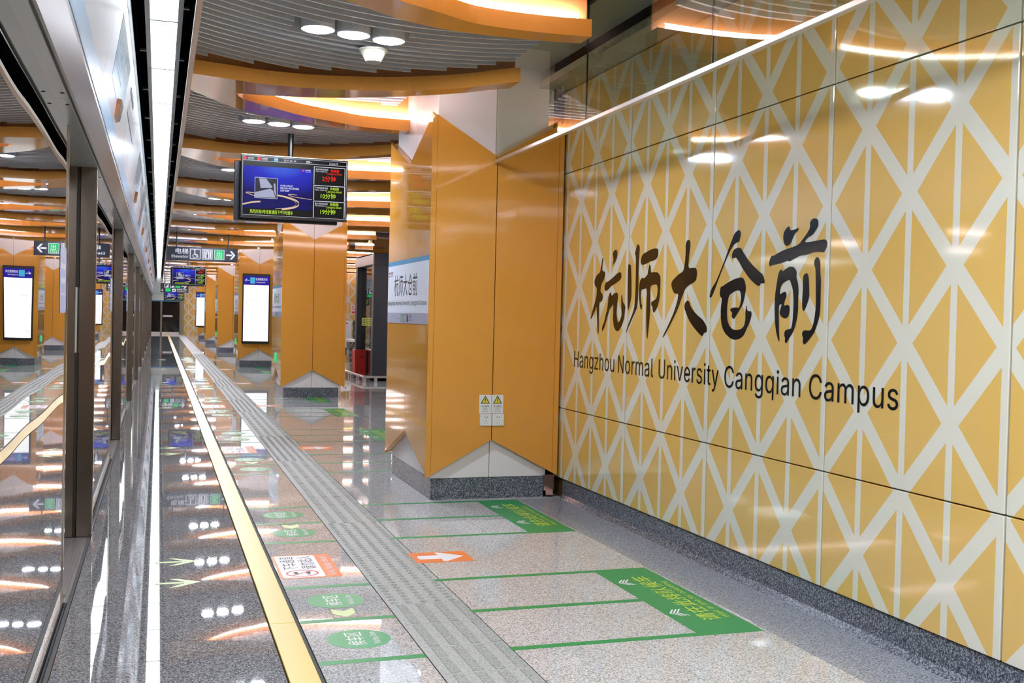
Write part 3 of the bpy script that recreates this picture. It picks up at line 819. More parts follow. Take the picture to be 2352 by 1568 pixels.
# power outlets and warning stickers on the first column
yo = 7.318
for j, (x0, x1) in enumerate(((2.192, 2.279), (2.2835, 2.371))):
    side = 'left' if j == 0 else 'right'
    s = root('power_outlet', ((x0 + x1) / 2, yo, .53), f'white square wall socket on the nearest orange column, {side} one of two', 'power outlet', 'outlets on the column')
    pl = MB().box(x0, x1, yo - .008, yo + .003, .53, .616, .002).build('plate', M_PLATE, s)
    t = MB(); xc = (x0 + x1) / 2; e = yo - .0085
    for dx in (-.009, .009): t.poly([(xc + dx + .0035 * math.cos(q), e, .592 + .0035 * math.sin(q)) for q in [i * math.pi / 5 for i in range(10)]])
    t.poly([(xc - .0012, e, .562), (xc + .0012, e, .562), (xc + .0012, e, .571), (xc - .0012, e, .571)])
    for sgn in (-1, 1): t.poly([(xc + sgn * .006, e, .555), (xc + sgn * .0085, e, .555), (xc + sgn * .011, e, .547), (xc + sgn * .0085, e, .547)])
    t.build('socket_holes', M_BLK, pl)
    x0 -= .007; x1 = x0 + .088
    s = root('warning_sticker', (xc, yo, .62), f'white sticker with a yellow lightning triangle, above the {side} socket', 'warning sticker', 'warnings above the outlets')
    wf = MB().box(x0, x1, yo - .002, yo + .002, .619, .752).build('white_field', M_PLATE, s)
    xc = (x0 + x1) / 2; e = yo - .0026
    tri = lambda r, m, nm, e: MB().poly([(xc - .034 * r, e, .687 + .002 + .018 * (1 - r)), (xc + .034 * r, e, .689 + .018 * (1 - r)), (xc, e, .689 + .018 * (1 - r) + .059 * r)]).build(nm, m, wf)
    tri(1, M_BLK, 'black_triangle', e); tri(.74, M_WYEL, 'yellow_triangle', e - .0005)
    z = .698
    MB().poly([(xc + a * .001, e - .001, z + b * .001) for a, b in ((1, 30), (5, 30), (3, 19), (7, 20), (1, 5), (2, 5), (-2, 0), (-3, 6), (-1, 5.5), (1, 15), (-4, 14))]).build('lightning_bolt', M_BLK, wf)
    t = MB(); t.text('当心触电', (xc, e, .665), X_, Z_, .010, width=.058, align='C', bold=.01); t.text('WARNING', (xc, e, .655), X_, Z_, .005, width=.026, align='C'); t.text('Electric Shock', (xc, e, .646), X_, Z_, .005, width=.038, align='C'); t.text('220V 50Hz', (xc, e, .631), X_, Z_, .006, width=.046, align='C')
    t.build('lettering', M_INKT, s)
cg = root('corner_guard', (2.72, 7.36, 0), 'small polished metal cover at the foot of the nearest column, beside the wall', 'corner cover')
q = MB()
pr = [(2.70, 7.34), (2.775, 7.34), (2.785, 7.345), (2.79, 7.36), (2.79, 7.40), (2.70, 7.40)]
q.prism([(a, b, .05) for a, b in pr], (0, 0, .115)); q.build('upper_sleeve', M_COPPER, cg)
MB().prism([(a, b, .012) for a, b in [(2.715, 7.342), (2.77, 7.342), (2.78, 7.36), (2.78, 7.4), (2.715, 7.4)]], (0, 0, .038)).build('lower_sleeve', M_COPPER, cg)

# ================================================================ WRITING ON THE YELLOW WALL
CALLIG = [[(6605,1722),(6598,1713),(6608,1677),(6609,1630),(6579,1630),(6559,1620),(6563,1593),(6583,1570),(6619,1547),(6628,1524),(6633,1500),(6623,1489),(6600,1482),(6588,1461),(6597,1437),(6619,1426),(6646,1428),(6649,1381),(6647,1304),(6644,1226),(6653,1207),(6664,1226),(6682,1333),(6694,1402),(6722,1363),(6759,1330),(6794,1305),(6783,1333),(6755,1381),(6719,1429),(6696,1477),(6694,1522),(6725,1532),(6741,1556),(6733,1583),(6699,1609),(6647,1624),(6631,1667),(6615,1716)],[(6405,1763),(6379,1759),(6367,1742),(6371,1714),(6389,1692),(6411,1674),(6422,1676),(6441,1650),(6435,1676),(6427,1699),(6440,1729),(6436,1751)],[(6318,1617),(6297,1605),(6295,1580),(6315,1563),(6391,1542),(6462,1526),(6497,1507),(6541,1496),(6564,1508),(6566,1534),(6545,1554),(6494,1563),(6423,1586),(6367,1607)],[(6460,1488),(6451,1483),(6446,1462),(6402,1482),(6366,1486),(6344,1475),(6343,1449),(6351,1404),(6358,1346),(6345,1306),(6324,1289),(6299,1307),(6277,1341),(6286,1392),(6290,1449),(6283,1477),(6270,1449),(6260,1420),(6236,1409),(6222,1392),(6227,1364),(6238,1318),(6269,1273),(6309,1243),(6336,1234),(6372,1243),(6400,1271),(6414,1317),(6411,1363),(6412,1413),(6439,1395),(6474,1375),(6494,1340),(6521,1302),(6548,1263),(6583,1226),(6592,1248),(6581,1269),(6557,1290),(6538,1334),(6511,1375),(6502,1416),(6496,1460),(6474,1483)],[(6191,1662),(6164,1657),(6153,1648),(6136,1503),(6138,1447),(6152,1414),(6175,1366),(6188,1392),(6194,1448),(6197,1588),(6196,1649)],[(6069,1779),(6040,1772),(6030,1752),(6038,1703),(6040,1610),(6035,1473),(6043,1391),(6073,1358),(6129,1303),(6179,1252),(6207,1218),(6193,1257),(6149,1308),(6106,1358),(6085,1402),(6078,1502),(6079,1612),(6086,1717),(6101,1713),(6093,1739),(6078,1760)],[(5808,1740),(5772,1733),(5770,1696),(5792,1676),(5834,1667),(5883,1664),(5931,1653),(5981,1646),(6010,1659),(6009,1680),(5992,1712),(5936,1723),(5875,1736)],[(5884,1652),(5868,1631),(5862,1596),(5818,1599),(5769,1595),(5745,1579),(5732,1558),(5734,1495),(5739,1443),(5758,1396),(5792,1364),(5809,1354),(5828,1369),(5829,1388),(5848,1401),(5849,1420),(5819,1428),(5782,1438),(5768,1469),(5767,1506),(5783,1525),(5825,1523),(5861,1518),(5866,1498),(5860,1391),(5867,1310),(5881,1230),(5891,1189),(5903,1229),(5915,1337),(5913,1445),(5916,1504),(5960,1499),(5991,1497),(5998,1467),(5993,1418),(5972,1396),(5990,1367),(6011,1402),(6027,1457),(6027,1512),(6016,1550),(5983,1573),(5966,1562),(5909,1584),(5902,1616)],[(5392,1765),(5371,1758),(5368,1726),(5380,1677),(5388,1605),(5325,1605),(5299,1604),(5283,1589),(5282,1565),(5290,1538),(5310,1526),(5383,1508),(5419,1489),(5439,1460),(5464,1430),(5494,1384),(5546,1329),(5610,1266),(5685,1202),(5677,1224),(5633,1266),(5579,1323),(5538,1374),(5507,1425),(5497,1465),(5543,1464),(5572,1484),(5591,1518),(5581,1538),(5548,1555),(5505,1574),(5443,1590),(5427,1639),(5423,1699),(5426,1739),(5413,1759)],[(5383,1425),(5362,1419),(5353,1399),(5322,1374),(5269,1345),(5202,1319),(5176,1300),(5155,1281),(5152,1254),(5188,1246),(5200,1227),(5238,1241),(5296,1271),(5350,1305),(5395,1349),(5421,1384),(5419,1404),(5404,1419)],[(4845,1781),(4830,1774),(4824,1754),(4834,1736),(4835,1720),(4864,1718),(4899,1704),(4933,1674),(4963,1638),(4998,1593),(5029,1552),(5055,1515),(5082,1478),(5104,1448),(5126,1435),(5133,1443),(5125,1469),(5106,1493),(5074,1516),(5043,1553),(5008,1598),(4977,1639),(4952,1679),(4922,1719),(4901,1750),(4880,1771)],[(4853,1691),(4818,1686),(4799,1667),(4754,1629),(4702,1595),(4641,1562),(4608,1548),(4591,1526),(4584,1504),(4597,1501),(4615,1504),(4637,1487),(4671,1499),(4723,1525),(4768,1558),(4804,1586),(4827,1609),(4859,1638),(4886,1641),(4899,1633),(4908,1645),(4907,1663),(4889,1683)],[(4803,1538),(4779,1526),(4764,1499),(4761,1477),(4770,1441),(4785,1405),(4810,1378),(4844,1347),(4869,1325),(4887,1330),(4895,1342),(4889,1358),(4909,1367),(4912,1376),(4886,1384),(4850,1385),(4823,1382),(4807,1410),(4805,1446),(4819,1471),(4850,1472),(4886,1463),(4923,1450),(4934,1429),(4943,1397),(4943,1351),(4937,1319),(4917,1291),(4884,1273),(4844,1268),(4796,1274),(4766,1293),(4757,1325),(4760,1360),(4752,1402),(4745,1374),(4731,1365),(4704,1366),(4698,1347),(4712,1316),(4736,1285),(4768,1244),(4806,1225),(4854,1218),(4904,1225),(4956,1249),(4990,1281),(5006,1323),(5010,1379),(4998,1432),(5018,1442),(5025,1458),(5018,1493),(4997,1496),(4934,1517),(4863,1533)],[(4389,1766),(4379,1759),(4377,1745),(4340,1745),(4307,1754),(4307,1740),(4335,1727),(4349,1710),(4363,1688),(4381,1675),(4403,1673),(4423,1685),(4434,1711),(4429,1740),(4411,1755)],[(4182,1786),(4161,1782),(4151,1771),(4150,1749),(4168,1730),(4192,1711),(4230,1702),(4258,1681),(4208,1681),(4146,1684),(4102,1686),(4085,1681),(4076,1666),(4083,1645),(4102,1627),(4143,1633),(4191,1632),(4233,1623),(4283,1623),(4333,1611),(4377,1598),(4388,1604),(4437,1595),(4491,1590),(4526,1588),(4541,1580),(4552,1591),(4547,1615),(4528,1635),(4516,1631),(4470,1645),(4417,1657),(4365,1663),(4300,1674),(4265,1700),(4234,1724),(4214,1745),(4216,1770),(4202,1783)],[(4439,1566),(4431,1553),(4398,1568),(4368,1576),(4338,1572),(4314,1555),(4311,1538),(4314,1522),(4302,1505),(4291,1468),(4294,1419),(4291,1365),(4300,1328),(4313,1291),(4333,1262),(4358,1240),(4383,1212),(4395,1223),(4392,1239),(4402,1252),(4397,1275),(4360,1282),(4342,1286),(4334,1320),(4331,1361),(4330,1419),(4340,1469),(4357,1498),(4369,1515),(4402,1506),(4432,1494),(4446,1475),(4448,1443),(4422,1456),(4396,1458),(4389,1436),(4408,1411),(4410,1390),(4381,1397),(4364,1390),(4361,1365),(4371,1340),(4393,1331),(4423,1336),(4441,1348),(4446,1361),(4437,1382),(4428,1399),(4453,1397),(4453,1352),(4450,1323),(4447,1268),(4439,1217),(4452,1229),(4469,1259),(4484,1310),(4491,1374),(4491,1438),(4478,1501),(4465,1548),(4454,1560)],[(4234,1540),(4220,1536),(4213,1519),(4207,1466),(4205,1430),(4218,1402),(4234,1377),(4248,1364),(4257,1378),(4261,1406),(4257,1467),(4259,1516),(4253,1534)],[(4149,1610),(4135,1600),(4128,1584),(4125,1544),(4117,1504),(4117,1445),(4116,1385),(4120,1346),(4137,1306),(4156,1271),(4185,1245),(4219,1219),(4237,1213),(4247,1227),(4243,1243),(4255,1259),(4250,1271),(4238,1279),(4187,1278),(4171,1297),(4159,1333),(4151,1385),(4155,1465),(4159,1521),(4163,1562),(4173,1574),(4174,1594),(4162,1606)]]

cl = root('station_calligraphy', (2.807, 5.4, 1.2), 'large black brush-written station name of five characters on the yellow wall', 'wall lettering')
groups = ((0, 4), (4, 8), (8, 10), (10, 13), (13, 18))
import mathutils
for a, b in groups:
    m_ = MB()
    for st in CALLIG[a:b]:
        # smooth the outline once (corner cutting) then extrude thinly
        P = [(u / 1000, v / 1000) for u, v in st]; Q = []
        for i in range(len(P)):
            p, q_ = P[i], P[(i + 1) % len(P)]
            Q += [(lerp(p[0], q_[0], .22), lerp(p[1], q_[1], .22)), (lerp(p[0], q_[0], .78), lerp(p[1], q_[1], .78))]
        tri = mathutils.geometry.tessellate_polygon([[Vector((u, v, 0)) for u, v in Q]])
        n = len(m_.v); m_.v += [(2.8085, u, v) for u, v in Q]
        m_.f += [tuple(n + i for i in t) for t in tri]
    m_.build('brush_character', M_INK, cl)
el = root('station_lettering', (2.807, 5.3, .98), 'black English station name lettering below the brush characters on the yellow wall', 'wall lettering')
for wd, a, b in [('Hangzhou', 7.08, 6.373), ('Normal', 6.313, 5.797), ('University', 5.726, 5.012), ('Cangqian', 4.952, 4.253), ('Campus', 4.186, 3.567)]:
    MB().text(wd, (2.8085, a, .970), -Y_, Z_, .112, width=a - b, bold=.004).build('word', M_INK, el)

# ================================================================ HANGING DISPLAYS
def make_tv(x0, x1, z0, z1, y, label, full=True):
    W_ = x1 - x0; H_ = z1 - z0; xc = (x0 + x1) / 2
    d = root('hanging_display', (xc, y, z0), label, 'display', 'hanging train displays')
    def P(u, v, e=0.): return (x0 + u * W_, y - .026 - e, z1 - v * H_)
    def rect(mb, u0, u1, v0, v1, e): mb.quad(P(u0, v1, e), P(u1, v1, e), P(u1, v0, e), P(u0, v0, e))
    MB().box(x0, x1, y - .026, y + .05, z0, z1, .004).build('housing', M_BLK, d)
    MB().box(x0 - .045, x1 - .06, y + .12, y + .19, z0 - .02, z1 - .04, .004).build('rear_screen', M_NAVY, d)
    MB().box(x0 + .1, x1 - .1, y + .05, y + .12, z0 + .06, z1 - .08).build('bracket', M_BLK, d)
    MB().tube((xc - .03, y + .085, z1 - .1), (xc - .03, y + .085, 3.0), .024).build('pole', M_BLK, d)
    t = MB(); rect(t, .008, .992, .018, .975, .0004); scr = t.build('screen', emis('dark screen', '#0b0a0a', .5) if 'dark screen' not in MATS else MATS['dark screen'], d)
    t = MB(); rect(t, 0, 1, 0, .01, .0005); t.build('top_bead', M_ALU, d)
    q = MB(); rect(q, .018, .662, .185, .85, .001); q.build('picture', M_EPIC, scr)
    t = MB()  # white outlines
    def frame(u0, u1, v0, v1, tu, e, top=True):
        tv = tu * W_ / H_
        rect(t, u0, u1, v0, v0 + tv, e); rect(t, u0, u0 + tu, v0, v1, e); rect(t, u1 - tu, u1, v0, v1, e)
        if top: rect(t, u0, u1, v1 - tv, v1, e)
    frame(.012, .988, .028, .965, .0025, .0012); rect(t, .012, .988, .095, .1, .0012)
    for v0, v1 in ((.13, .42), (.43, .675), (.685, .95)): frame(.675, .975, v0, v1, .005, .0014, False)
    frame(.125, .335, .36, .69, .003, .003)
    if full:
        t.text('2019-06-24', P(.39, .082, .0015), X_, Z_, .016, width=.105 * W_ / .91); t.text('星期一', P(.60, .085, .0015), X_, Z_, .018, width=.05); t.text('16:24:59', P(.82, .082, .0015), X_, Z_, .016, width=.075)
        for u, s_ in ((.058, '杭州地铁'), (.185, '杭港地铁')): t.text(s_, P(u, .072, .0015), X_, Z_, .012, width=.05); t.text('HANGZHOU METRO', P(u, .088, .0015), X_, Z_, .005, width=.05)
        t.text('杭州地铁', P(.595, .215, .0016), X_, Z_, .012, width=.045); t.text('HANGZHOU METRO', P(.595, .235, .0016), X_, Z_, .005, width=.045)
        t.text('2018年12月25日', P(.36, .485, .0016), X_, Z_, .014, width=.105); t.text('地铁5号线一期工程首通段', P(.36, .525, .0016), X_, Z_, .014, width=.16); t.text('全线“轨通”', P(.36, .565, .0016), X_, Z_, .014, width=.08)
        for v, a in ((.185, '本次列车终点站'), (.485, '下次列车终点站'), (.74, '第三列车终点站')): t.text(a, P(.69, v, .0016), X_, Z_, .013, width=.11)
        for v, a in ((.215, 'This train to'), (.515, 'Next train to'), (.77, 'The 3rd train to')): t.text(a, P(.69, v, .0016), X_, Z_, .010, width=.10)
    t.build('white_graphics', M_EW, scr)
    t = MB()
    rect(t, .13, .33, .37, .68, .0018); t.build('photo_field', M_EDK, scr)
    t = MB()
    t.poly([P(.13, .675, .0024), P(.32, .675, .0024), P(.295, .56, .0024), P(.27, .53, .0024), P(.13, .60, .0024)])
    t.poly([P(.165, .375, .0024), P(.23, .375, .0024), P(.29, .50, .0024), P(.28, .52, .0024), P(.18, .53, .0024)])
    t.poly([P(.30, .45, .0024), P(.315, .44, .0024), P(.325, .66, .0024), P(.305, .58, .0024)])
    t.build('tunnel_photo', M_EPH, scr)
    for (pts, wd) in (([(.018, .80), (.07, .775), (.12, .755), (.18, .745)], .012), ([(.34, .63), (.45, .66), (.52, .70), (.545, .745), (.53, .79), (.47, .83), (.38, .855)], .012), ([(.36, .64), (.46, .68), (.51, .72), (.52, .77), (.46, .82), (.32, .85)], .004),
                      ([(.12, .61), (.06, .605), (.04, .615), (.07, .63), (.13, .66)], .005), ([(.52, .61), (.45, .60), (.43, .615), (.48, .64), (.56, .655), (.66, .67)], .004)):
        t = MB()
        for _r in range(3):
            q2 = [pts[0]]
            for (a, b), (c_, d_) in zip(pts, pts[1:]): q2 += [(a * .75 + c_ * .25, b * .75 + d_ * .25), (a * .25 + c_ * .75, b * .25 + d_ * .75)]
            pts = q2 + [pts[-1]]
        for (a, b), (c_, d_) in zip(pts, pts[1:]): t.quad(P(a, b + wd, .002), P(c_, d_ + wd, .002), P(c_, d_ - wd, .002), P(a, b - wd, .002))
        t.build('gold_track', M_EGOLD, scr)
    t = MB()
    t.poly([P(.045 + .013 * math.cos(q) - .012, .062 + .03 * math.sin(q), .0016) for q in [i * math.pi / 6 for i in range(12)]])
    t.poly([P(.160 + .016 * math.cos(q), .066 + .03 * math.sin(q), .0016) for q in [i * math.pi / 6 for i in range(12)]])
    t.poly([P(.575 + .011 * math.cos(q), .21 + .018 * math.sin(q), .0016) for q in [i * math.pi / 4 for i in range(8)]])
    t.build('red_emblem', M_ER, scr); t = MB()
    t.text('良睦路', P(.835, .205, .0018), X_, Z_, .02, width=.075, bold=.01); t.text('Liangmu Road', P(.80, .25, .0018), X_, Z_, .017, width=.13); t.text('2分钟', P(.755, .355, .0018), X_, Z_, .038, width=.118, bold=.01)
    t.build('red_lettering', M_ER, scr)
    for v, s_ in ((.495, '10分钟'), (.75, '19分钟')):
        t = MB(); t.text('良睦路', P(.835, v, .0018), X_, Z_, .02, width=.075, bold=.01); t.text('Liangmu Road', P(.80, v + .045, .0018), X_, Z_, .017, width=.13); t.text(s_, P(.745, v + .14, .0018), X_, Z_, .036, width=.128, bold=.01); t.build('lime_lettering', M_EY, scr)
    t = MB()
    t.text('热烈庆祝5号线首通段下午3时通车', P(.085, .93, .0018), X_, Z_, .026, width=.36, bold=.01)
    t.build('lime_lettering', M_EY, scr)
    t = MB(); rect(t, .30, .338, .035, .09, .0016); t.build('blue_field', M_EB, scr)
    if full: MB().text('5号线', P(.303, .072, .002), X_, Z_, .012, width=.03).build('line_number', M_EW, scr)
    return d
tv0 = make_tv(.648, 1.552, 2.112, 2.645, 9.4, 'black hanging train display with a blue picture, nearest, in front of the second column')
tv1 = copy_tree(tv0); tv1.location = (.80, 31, 2.015); tv1['label'] = 'small far train display with a blue picture, second along the platform'
tv2 = copy_tree(tv0)
for ch in tv2.children:
    if ch.name.startswith('pole'): ch.scale.z = 1.4; ch.location.z = -.17
if 1: pass
tv2 = tv2; tv2.location = (.73, 54, 1.80); tv2['label'] = 'farthest train display, tucked under the second hanging direction sign'

# hanging direction signs
def arrow(t, x, z, s, y, right=True):
    k = 1 if right else -1
    t.poly([(x, y, z - .09 * s), (x + k * .62 * s, y, z - .09 * s), (x + k * .62 * s, y, z + .09 * s), (x, y, z + .09 * s)][::k])
    for m_ in (1, -1):
        t.poly([(x + k * .38 * s, y, z + m_ * .46 * s), (x + k * .60 * s, y, z + m_ * .46 * s), (x + k * .98 * s, y, z), (x + k * .74 * s, y, z)])
def ring(t, x0, x1, z0, z1, w_, y):
    for a in ((x0, x1, z0, z0 + w_), (x0, x1, z1 - w_, z1), (x0, x0 + w_, z0, z1), (x1 - w_, x1, z0, z1)): t.quad((a[0], y, a[2]), (a[1], y, a[2]), (a[1], y, a[3]), (a[0], y, a[3]))
sx0, sx1, sz0, sz1, sy = .13, 1.48, 2.29, 2.56, 22.0
s1 = root('direction_sign', (.8, sy, 2.29), 'black hanging sign reading Elevator with wheelchair and exit icons and a right arrow', 'direction sign')
MB().box(sx0, sx1, sy, sy + .1, sz0, sz1, .006).build('sign_box', M_NAVY, s1)
for x in (.32, 1.30): MB().tube((x, sy + .05, sz1 - .01), (x, sy + .05, 3.0), .012).build('hanger_rod', M_BLK, s1)
e = sy - .001; t = MB()
t.text('电梯', (.30, e, 2.43), X_, Z_, .085, width=.24, bold=.012); t.text('Elevator', (.23, e, 2.345), X_, Z_, .05, width=.31, bold=.02)
for x in (.57, .80): ring(t, x, x + .20, 2.325, 2.525, .012, e)
# wheelchair pictogram
cx_, cz_ = .665, 2.39
for q in range(9):
    a0 = math.radians(130 + q * 27); a1 = math.radians(130 + (q + 1) * 27)
    t.quad(*[(cx_ + r_ * math.cos(a), e, cz_ + r_ * math.sin(a)) for r_, a in ((.033, a0), (.046, a0), (.046, a1), (.033, a1))])
t.poly([(cx_ - .005 + .014 * math.cos(q), e, 2.50 + .014 * math.sin(q)) for q in [i * math.pi / 5 for i in range(10)]])
t.poly([(.652, e, 2.482), (.670, e, 2.482), (.676, e, 2.42), (.712, e, 2.42), (.735, e, 2.36), (.722, e, 2.352), (.700, e, 2.402), (.655, e, 2.402)])
# elevator pictogram
for a in ((.825, .85), (.95, .975)): t.quad((a[0], e, 2.345), (a[1], e, 2.345), (a[1], e, 2.505), (a[0], e, 2.505))
t.quad((.86, e, 2.345), (.94, e, 2.345), (.94, e, 2.475), (.86, e, 2.475)); t.quad((.86, e, 2.485), (.94, e, 2.485), (.94, e, 2.505), (.86, e, 2.505))
arrow(t, 1.26, 2.425, .18, e)
t.build('white_symbols', M_EW, s1)
t = MB(); t.box(1.03, 1.225, e, e + .001, 2.328, 2.522); t.build('green_field', M_EG, s1)
t = MB(); t.text('出', (1.127, e - .001, 2.40), X_, Z_, .09, align='C', bold=.03); t.text('EXIT', (1.127, e - .001, 2.342), X_, Z_, .04, align='C', bold=.03); ring(t, 1.03, 1.225, 2.328, 2.522, .008, e - .001)
t.build('exit_symbol', M_EW, s1)
t = MB(); t.poly([(.90 + .014 * math.cos(q), e - .001, 2.452 + .014 * math.sin(q)) for q in [i * math.pi / 4 for i in range(8)]]); t.quad((.884, e - .001, 2.355), (.916, e - .001, 2.355), (.916, e - .001, 2.43), (.884, e - .001, 2.43)); t.build('dark_figure', M_NAVY, s1)

s2 = root('direction_sign', (.56, 42, 1.98), 'two-row black hanging sign with escalator and exit icons, far along the platform', 'direction sign')
MB().box(.06, 1.06, 42, 42.1, 1.98, 2.32, .006).build('sign_box', M_NAVY, s2)
for x in (.2, .92): MB().tube((x, 42.05, 2.3), (x, 42.05, 3.0), .012).build('hanger_rod', M_BLK, s2)
e = 41.998; t = MB()
for x in (.20, .40): ring(t, x, x + .15, 2.16, 2.30, .014, e); t.poly([(x + .04, e, 2.18), (x + .12, e, 2.18), (x + .12, e, 2.26)])
arrow(t, .80, 2.23, .2, e); t.text('↓', (.08, e, 2.02), X_, Z_, .09, bold=.04); ring(t, .48, .60, 2.01, 2.12, .03, e)
t.text('候车区 列车', (.64, e, 2.07), X_, Z_, .05, width=.36, bold=.03); t.text('Waiting area', (.66, e, 2.01), X_, Z_, .035, width=.32, bold=.03)
t.build('white_symbols', M_EW, s2)
t = MB(); t.box(.59, .76, e, e + .001, 2.16, 2.30); t.box(.24, .42, e, e + .001, 2.01, 2.13); t.build('green_field', M_EG, s2)

# lit poster cases
def poster(x0, x1, z0, z1, y, label, split=False):
    p = root('poster_case', ((x0 + x1) / 2, y, z0), label, 'poster case', 'lit poster cases on the columns')
    MB().box(x0, x1, y - .07, y, z0, z1, .004).build('black_frame', M_BLK, p)
    e = y - .0715; w_ = x1 - x0
    MB().box(x0 + .03, x1 - .03, e, e + .003, z0 + .06, z1 - .27).build('lit_panel', M_EWP, p)
    vh = MB().box(x0 + .03, x1 - .03, e, e + .003, z1 - .268, z1 - .06).build('violet_header', M_EVIO, p)
    t = MB(); t.text('←', (x0 + .05, e - .001, z1 - .20), X_, Z_, .09, width=.11, bold=.03); t.text('往良睦路方向', (x0 + .30, e - .001, z1 - .155), X_, Z_, .05, width=.27, bold=.02); t.text('To Liangmu Road', (x0 + .30, e - .001, z1 - .215), X_, Z_, .03, width=.22)
    t.build('header_lettering', M_EW, vh)
    MB().box(x0 + .175, x0 + .285, e - .001, e, z1 - .235, z1 - .09).build('line_badge', M_EB, vh)
    t = MB()
    for q in range(7): t.box(x0 + .12 + .02 * (q % 3), x0 + .16 + .03 * (q % 3), e - .001, e, z1 - .40 - q * .15, z1 - .395 - q * .15)
    t.box(x0 + .06, x0 + .14, e - .001, e, z0 + .21, z0 + .225); t.box(x0 + .12, x0 + .24, e - .001, e, z1 - .66, z1 - .645)
    t.build('poster_print', mat('lit faint print', '#000000', .4, emit='#a9c8d8', es=.3), p)
    return p
p0 = poster(1.885, 2.525, .56, 2.225, 26.2, 'tall black case with a lit white poster and violet header, on the third column')
p1 = copy_tree(p0); p1.location = (2.0, 52.98, .56); p1['label'] = 'small tall lit poster case far away on the last column'

# ================================================================ ELEVATOR, BARRIER, BIN AND THE HALL BEHIND THE FIRST COLUMN
ev = root('glass_elevator', (5.0, 21, 0), 'glazed elevator shaft with blue grey steel frame, seen between the first two columns', 'elevator')
ex0, ex1, ey0, ey1 = 4.02, 5.9, 20.9, 22.95
for x0, y0 in ((ex0, ey0), (ex0, ey1 - .2), (ex1 - .3, ey0), (ex1 - .3, ey1 - .2)):
    MB().box(x0, x0 + .31, y0, y0 + .2, 0, 3.2, .006).build('corner_post', M_ELEV, ev)
MB().box(ex0 - .02, ex0 + .2, ey0, ey1, 2.31, 2.50).build('side_beam', mat('bronze grey beam', '#8d7f78', .35, .4), ev)
MB().box(ex0, ex1, ey0 - .02, ey0 + .12, 2.31, 2.52).build('front_beam', M_ELEV, ev)
MB().box(ex0 + .1, ex0 + .112, ey0 + .2, ey1 - .2, .05, 2.31).build('glass_pane', M_ELGL, ev)
MB().box(ex0 + .35, ex0 + .42, ey0, ey0 + .12, 0, 2.31).build('door_jamb', mat('olive door jamb', '#4a4a42', .4), ev)
MB().box(ex0 + .42, ex1 - .3, ey0 + .05, ey0 + .062, .05, 2.31).build('glass_pane', M_ELGL, ev)
for a, b in ((ey0, ey0 + .7), (ey0 + .71, ey0 + 1.37), (ey0 + 1.38, ey1)):
    MB().box(ex0 - .03, ex0 - .018, a, b, 2.52, 3.2).build('upper_pane', glassy('mirror upper glass', .7, '#8b8b86', 1.5, .003) if 'mirror upper glass' not in MATS else MATS['mirror upper glass'], ev)
MB().box(ex0 - .018, ex1, ey0 - .045, ey0 - .033, 2.53, 3.2).build('upper_pane', MATS['mirror upper glass'], ev)
MB().box(ex0, ex1, ey0, ey1, 0, .06).build('plinth', M_ELEV, ev)
t = MB()
for i in range(5):
    for j in range(5): t.box(ex0 + .098, ex0 + .0995, ey0 + .25 + i * .32, ey0 + .5 + i * .32, 1.08 + j * .035, 1.105 + j * .035)
t.box(ex0 + .45, ex0 + .6, ey0 + .046, ey0 + .049, 1.08, 1.22)
t.build('safety_marks', mat('yellow green safety film', '#c9cc3c', .5), ev)
tp = MB(); tp.box(ex0 + .6, ex1 - .35, ey0 + .5, ey1 - .3, .06, 1.15); tp.build('cabin_lower_wall', mat('olive cabin wall', '#8d8f74', .4), ev)
MB().box(ex0 + .6, ex1 - .35, ey0 + .5, ey1 - .3, 1.15, 2.3).build('cabin_upper_wall', mat('pale cabin wall', '#c9cdc2', .4), ev)
for a in (2.3,): pass
bn = root('red_bin', (4.02, 22.1, 0), 'red metal box standing beside the elevator behind the low rail', 'bin')
MB().box(3.87, 4.10, 22.0, 22.4, .0, .56, .006).build('body', M_RED, bn)
MB().box(3.96, 4.04, 21.994, 22.0, .43, .445).build('slot', M_BLK, bn)
MB().box(3.865, 4.105, 21.995, 22.405, .56, .575, .004).build('lid', M_RED, bn)
rl = root('low_barrier_rail', (3.9, 21, 0), 'low brushed steel kick rail on short posts around the elevator', 'barrier rail')
MB().box(3.78, 3.84, 20.6, 23.3, .085, .125, .006).build('rail', M_ALU, rl)
MB().box(3.78, 5.9, 20.55, 20.61, .085, .125, .006).build('rail', M_ALU, rl)
for x, y in ((3.81, 20.58), (3.81, 21.3), (3.81, 22.0), (3.81, 22.7), (3.81, 23.25), (4.03, 20.58), (4.7, 20.58), (5.4, 20.58)):
    MB().box(x - .03, x + .03, y - .03, y + .03, 0, .085, .004).build('post', M_ALU, rl)
# patterned wall of the stair enclosure with its gate and clutter
ww = root('stair_enclosure_wall', (6.6, 38, 0), 'yellow patterned wall with white crossing bands behind the elevator', 'wall panel')
for i in range(5):
    a = 4.94 + i * 1.07
    for z0, z1 in ((.15, .652), (.658, 2.363), (2.369, 2.74)):
        MB().box(a + .003, a + 1.067, 38, 38.03, z0, z1, .004).build('panel', M_PATX, ww)
MB().box(4.9, 10.2, 38.03, 38.2, 0, 2.745).build('backing', MATS['dark wall backing'], ww)
MB().box(4.9, 10.2, 37.99, 38.03, 0, .145).build('skirting', M_SKIRT, ww)
ns = root('no_smoking_sign', (6.62, 37.99, 1.4), 'small white and red no smoking sign on the patterned wall behind the elevator', 'notice')
MB().box(6.50, 6.72, 37.985, 37.998, 1.32, 1.66).build('plate', M_WSTK, ns)
t = MB()
for q in range(16):
    a0 = q * math.pi / 8; a1 = a0 + math.pi / 8
    t.quad(*[(6.61 + r_ * math.cos(a), 37.983, 1.555 + r_ * math.sin(a)) for r_, a in ((.055, a0), (.075, a0), (.075, a1), (.055, a1))])
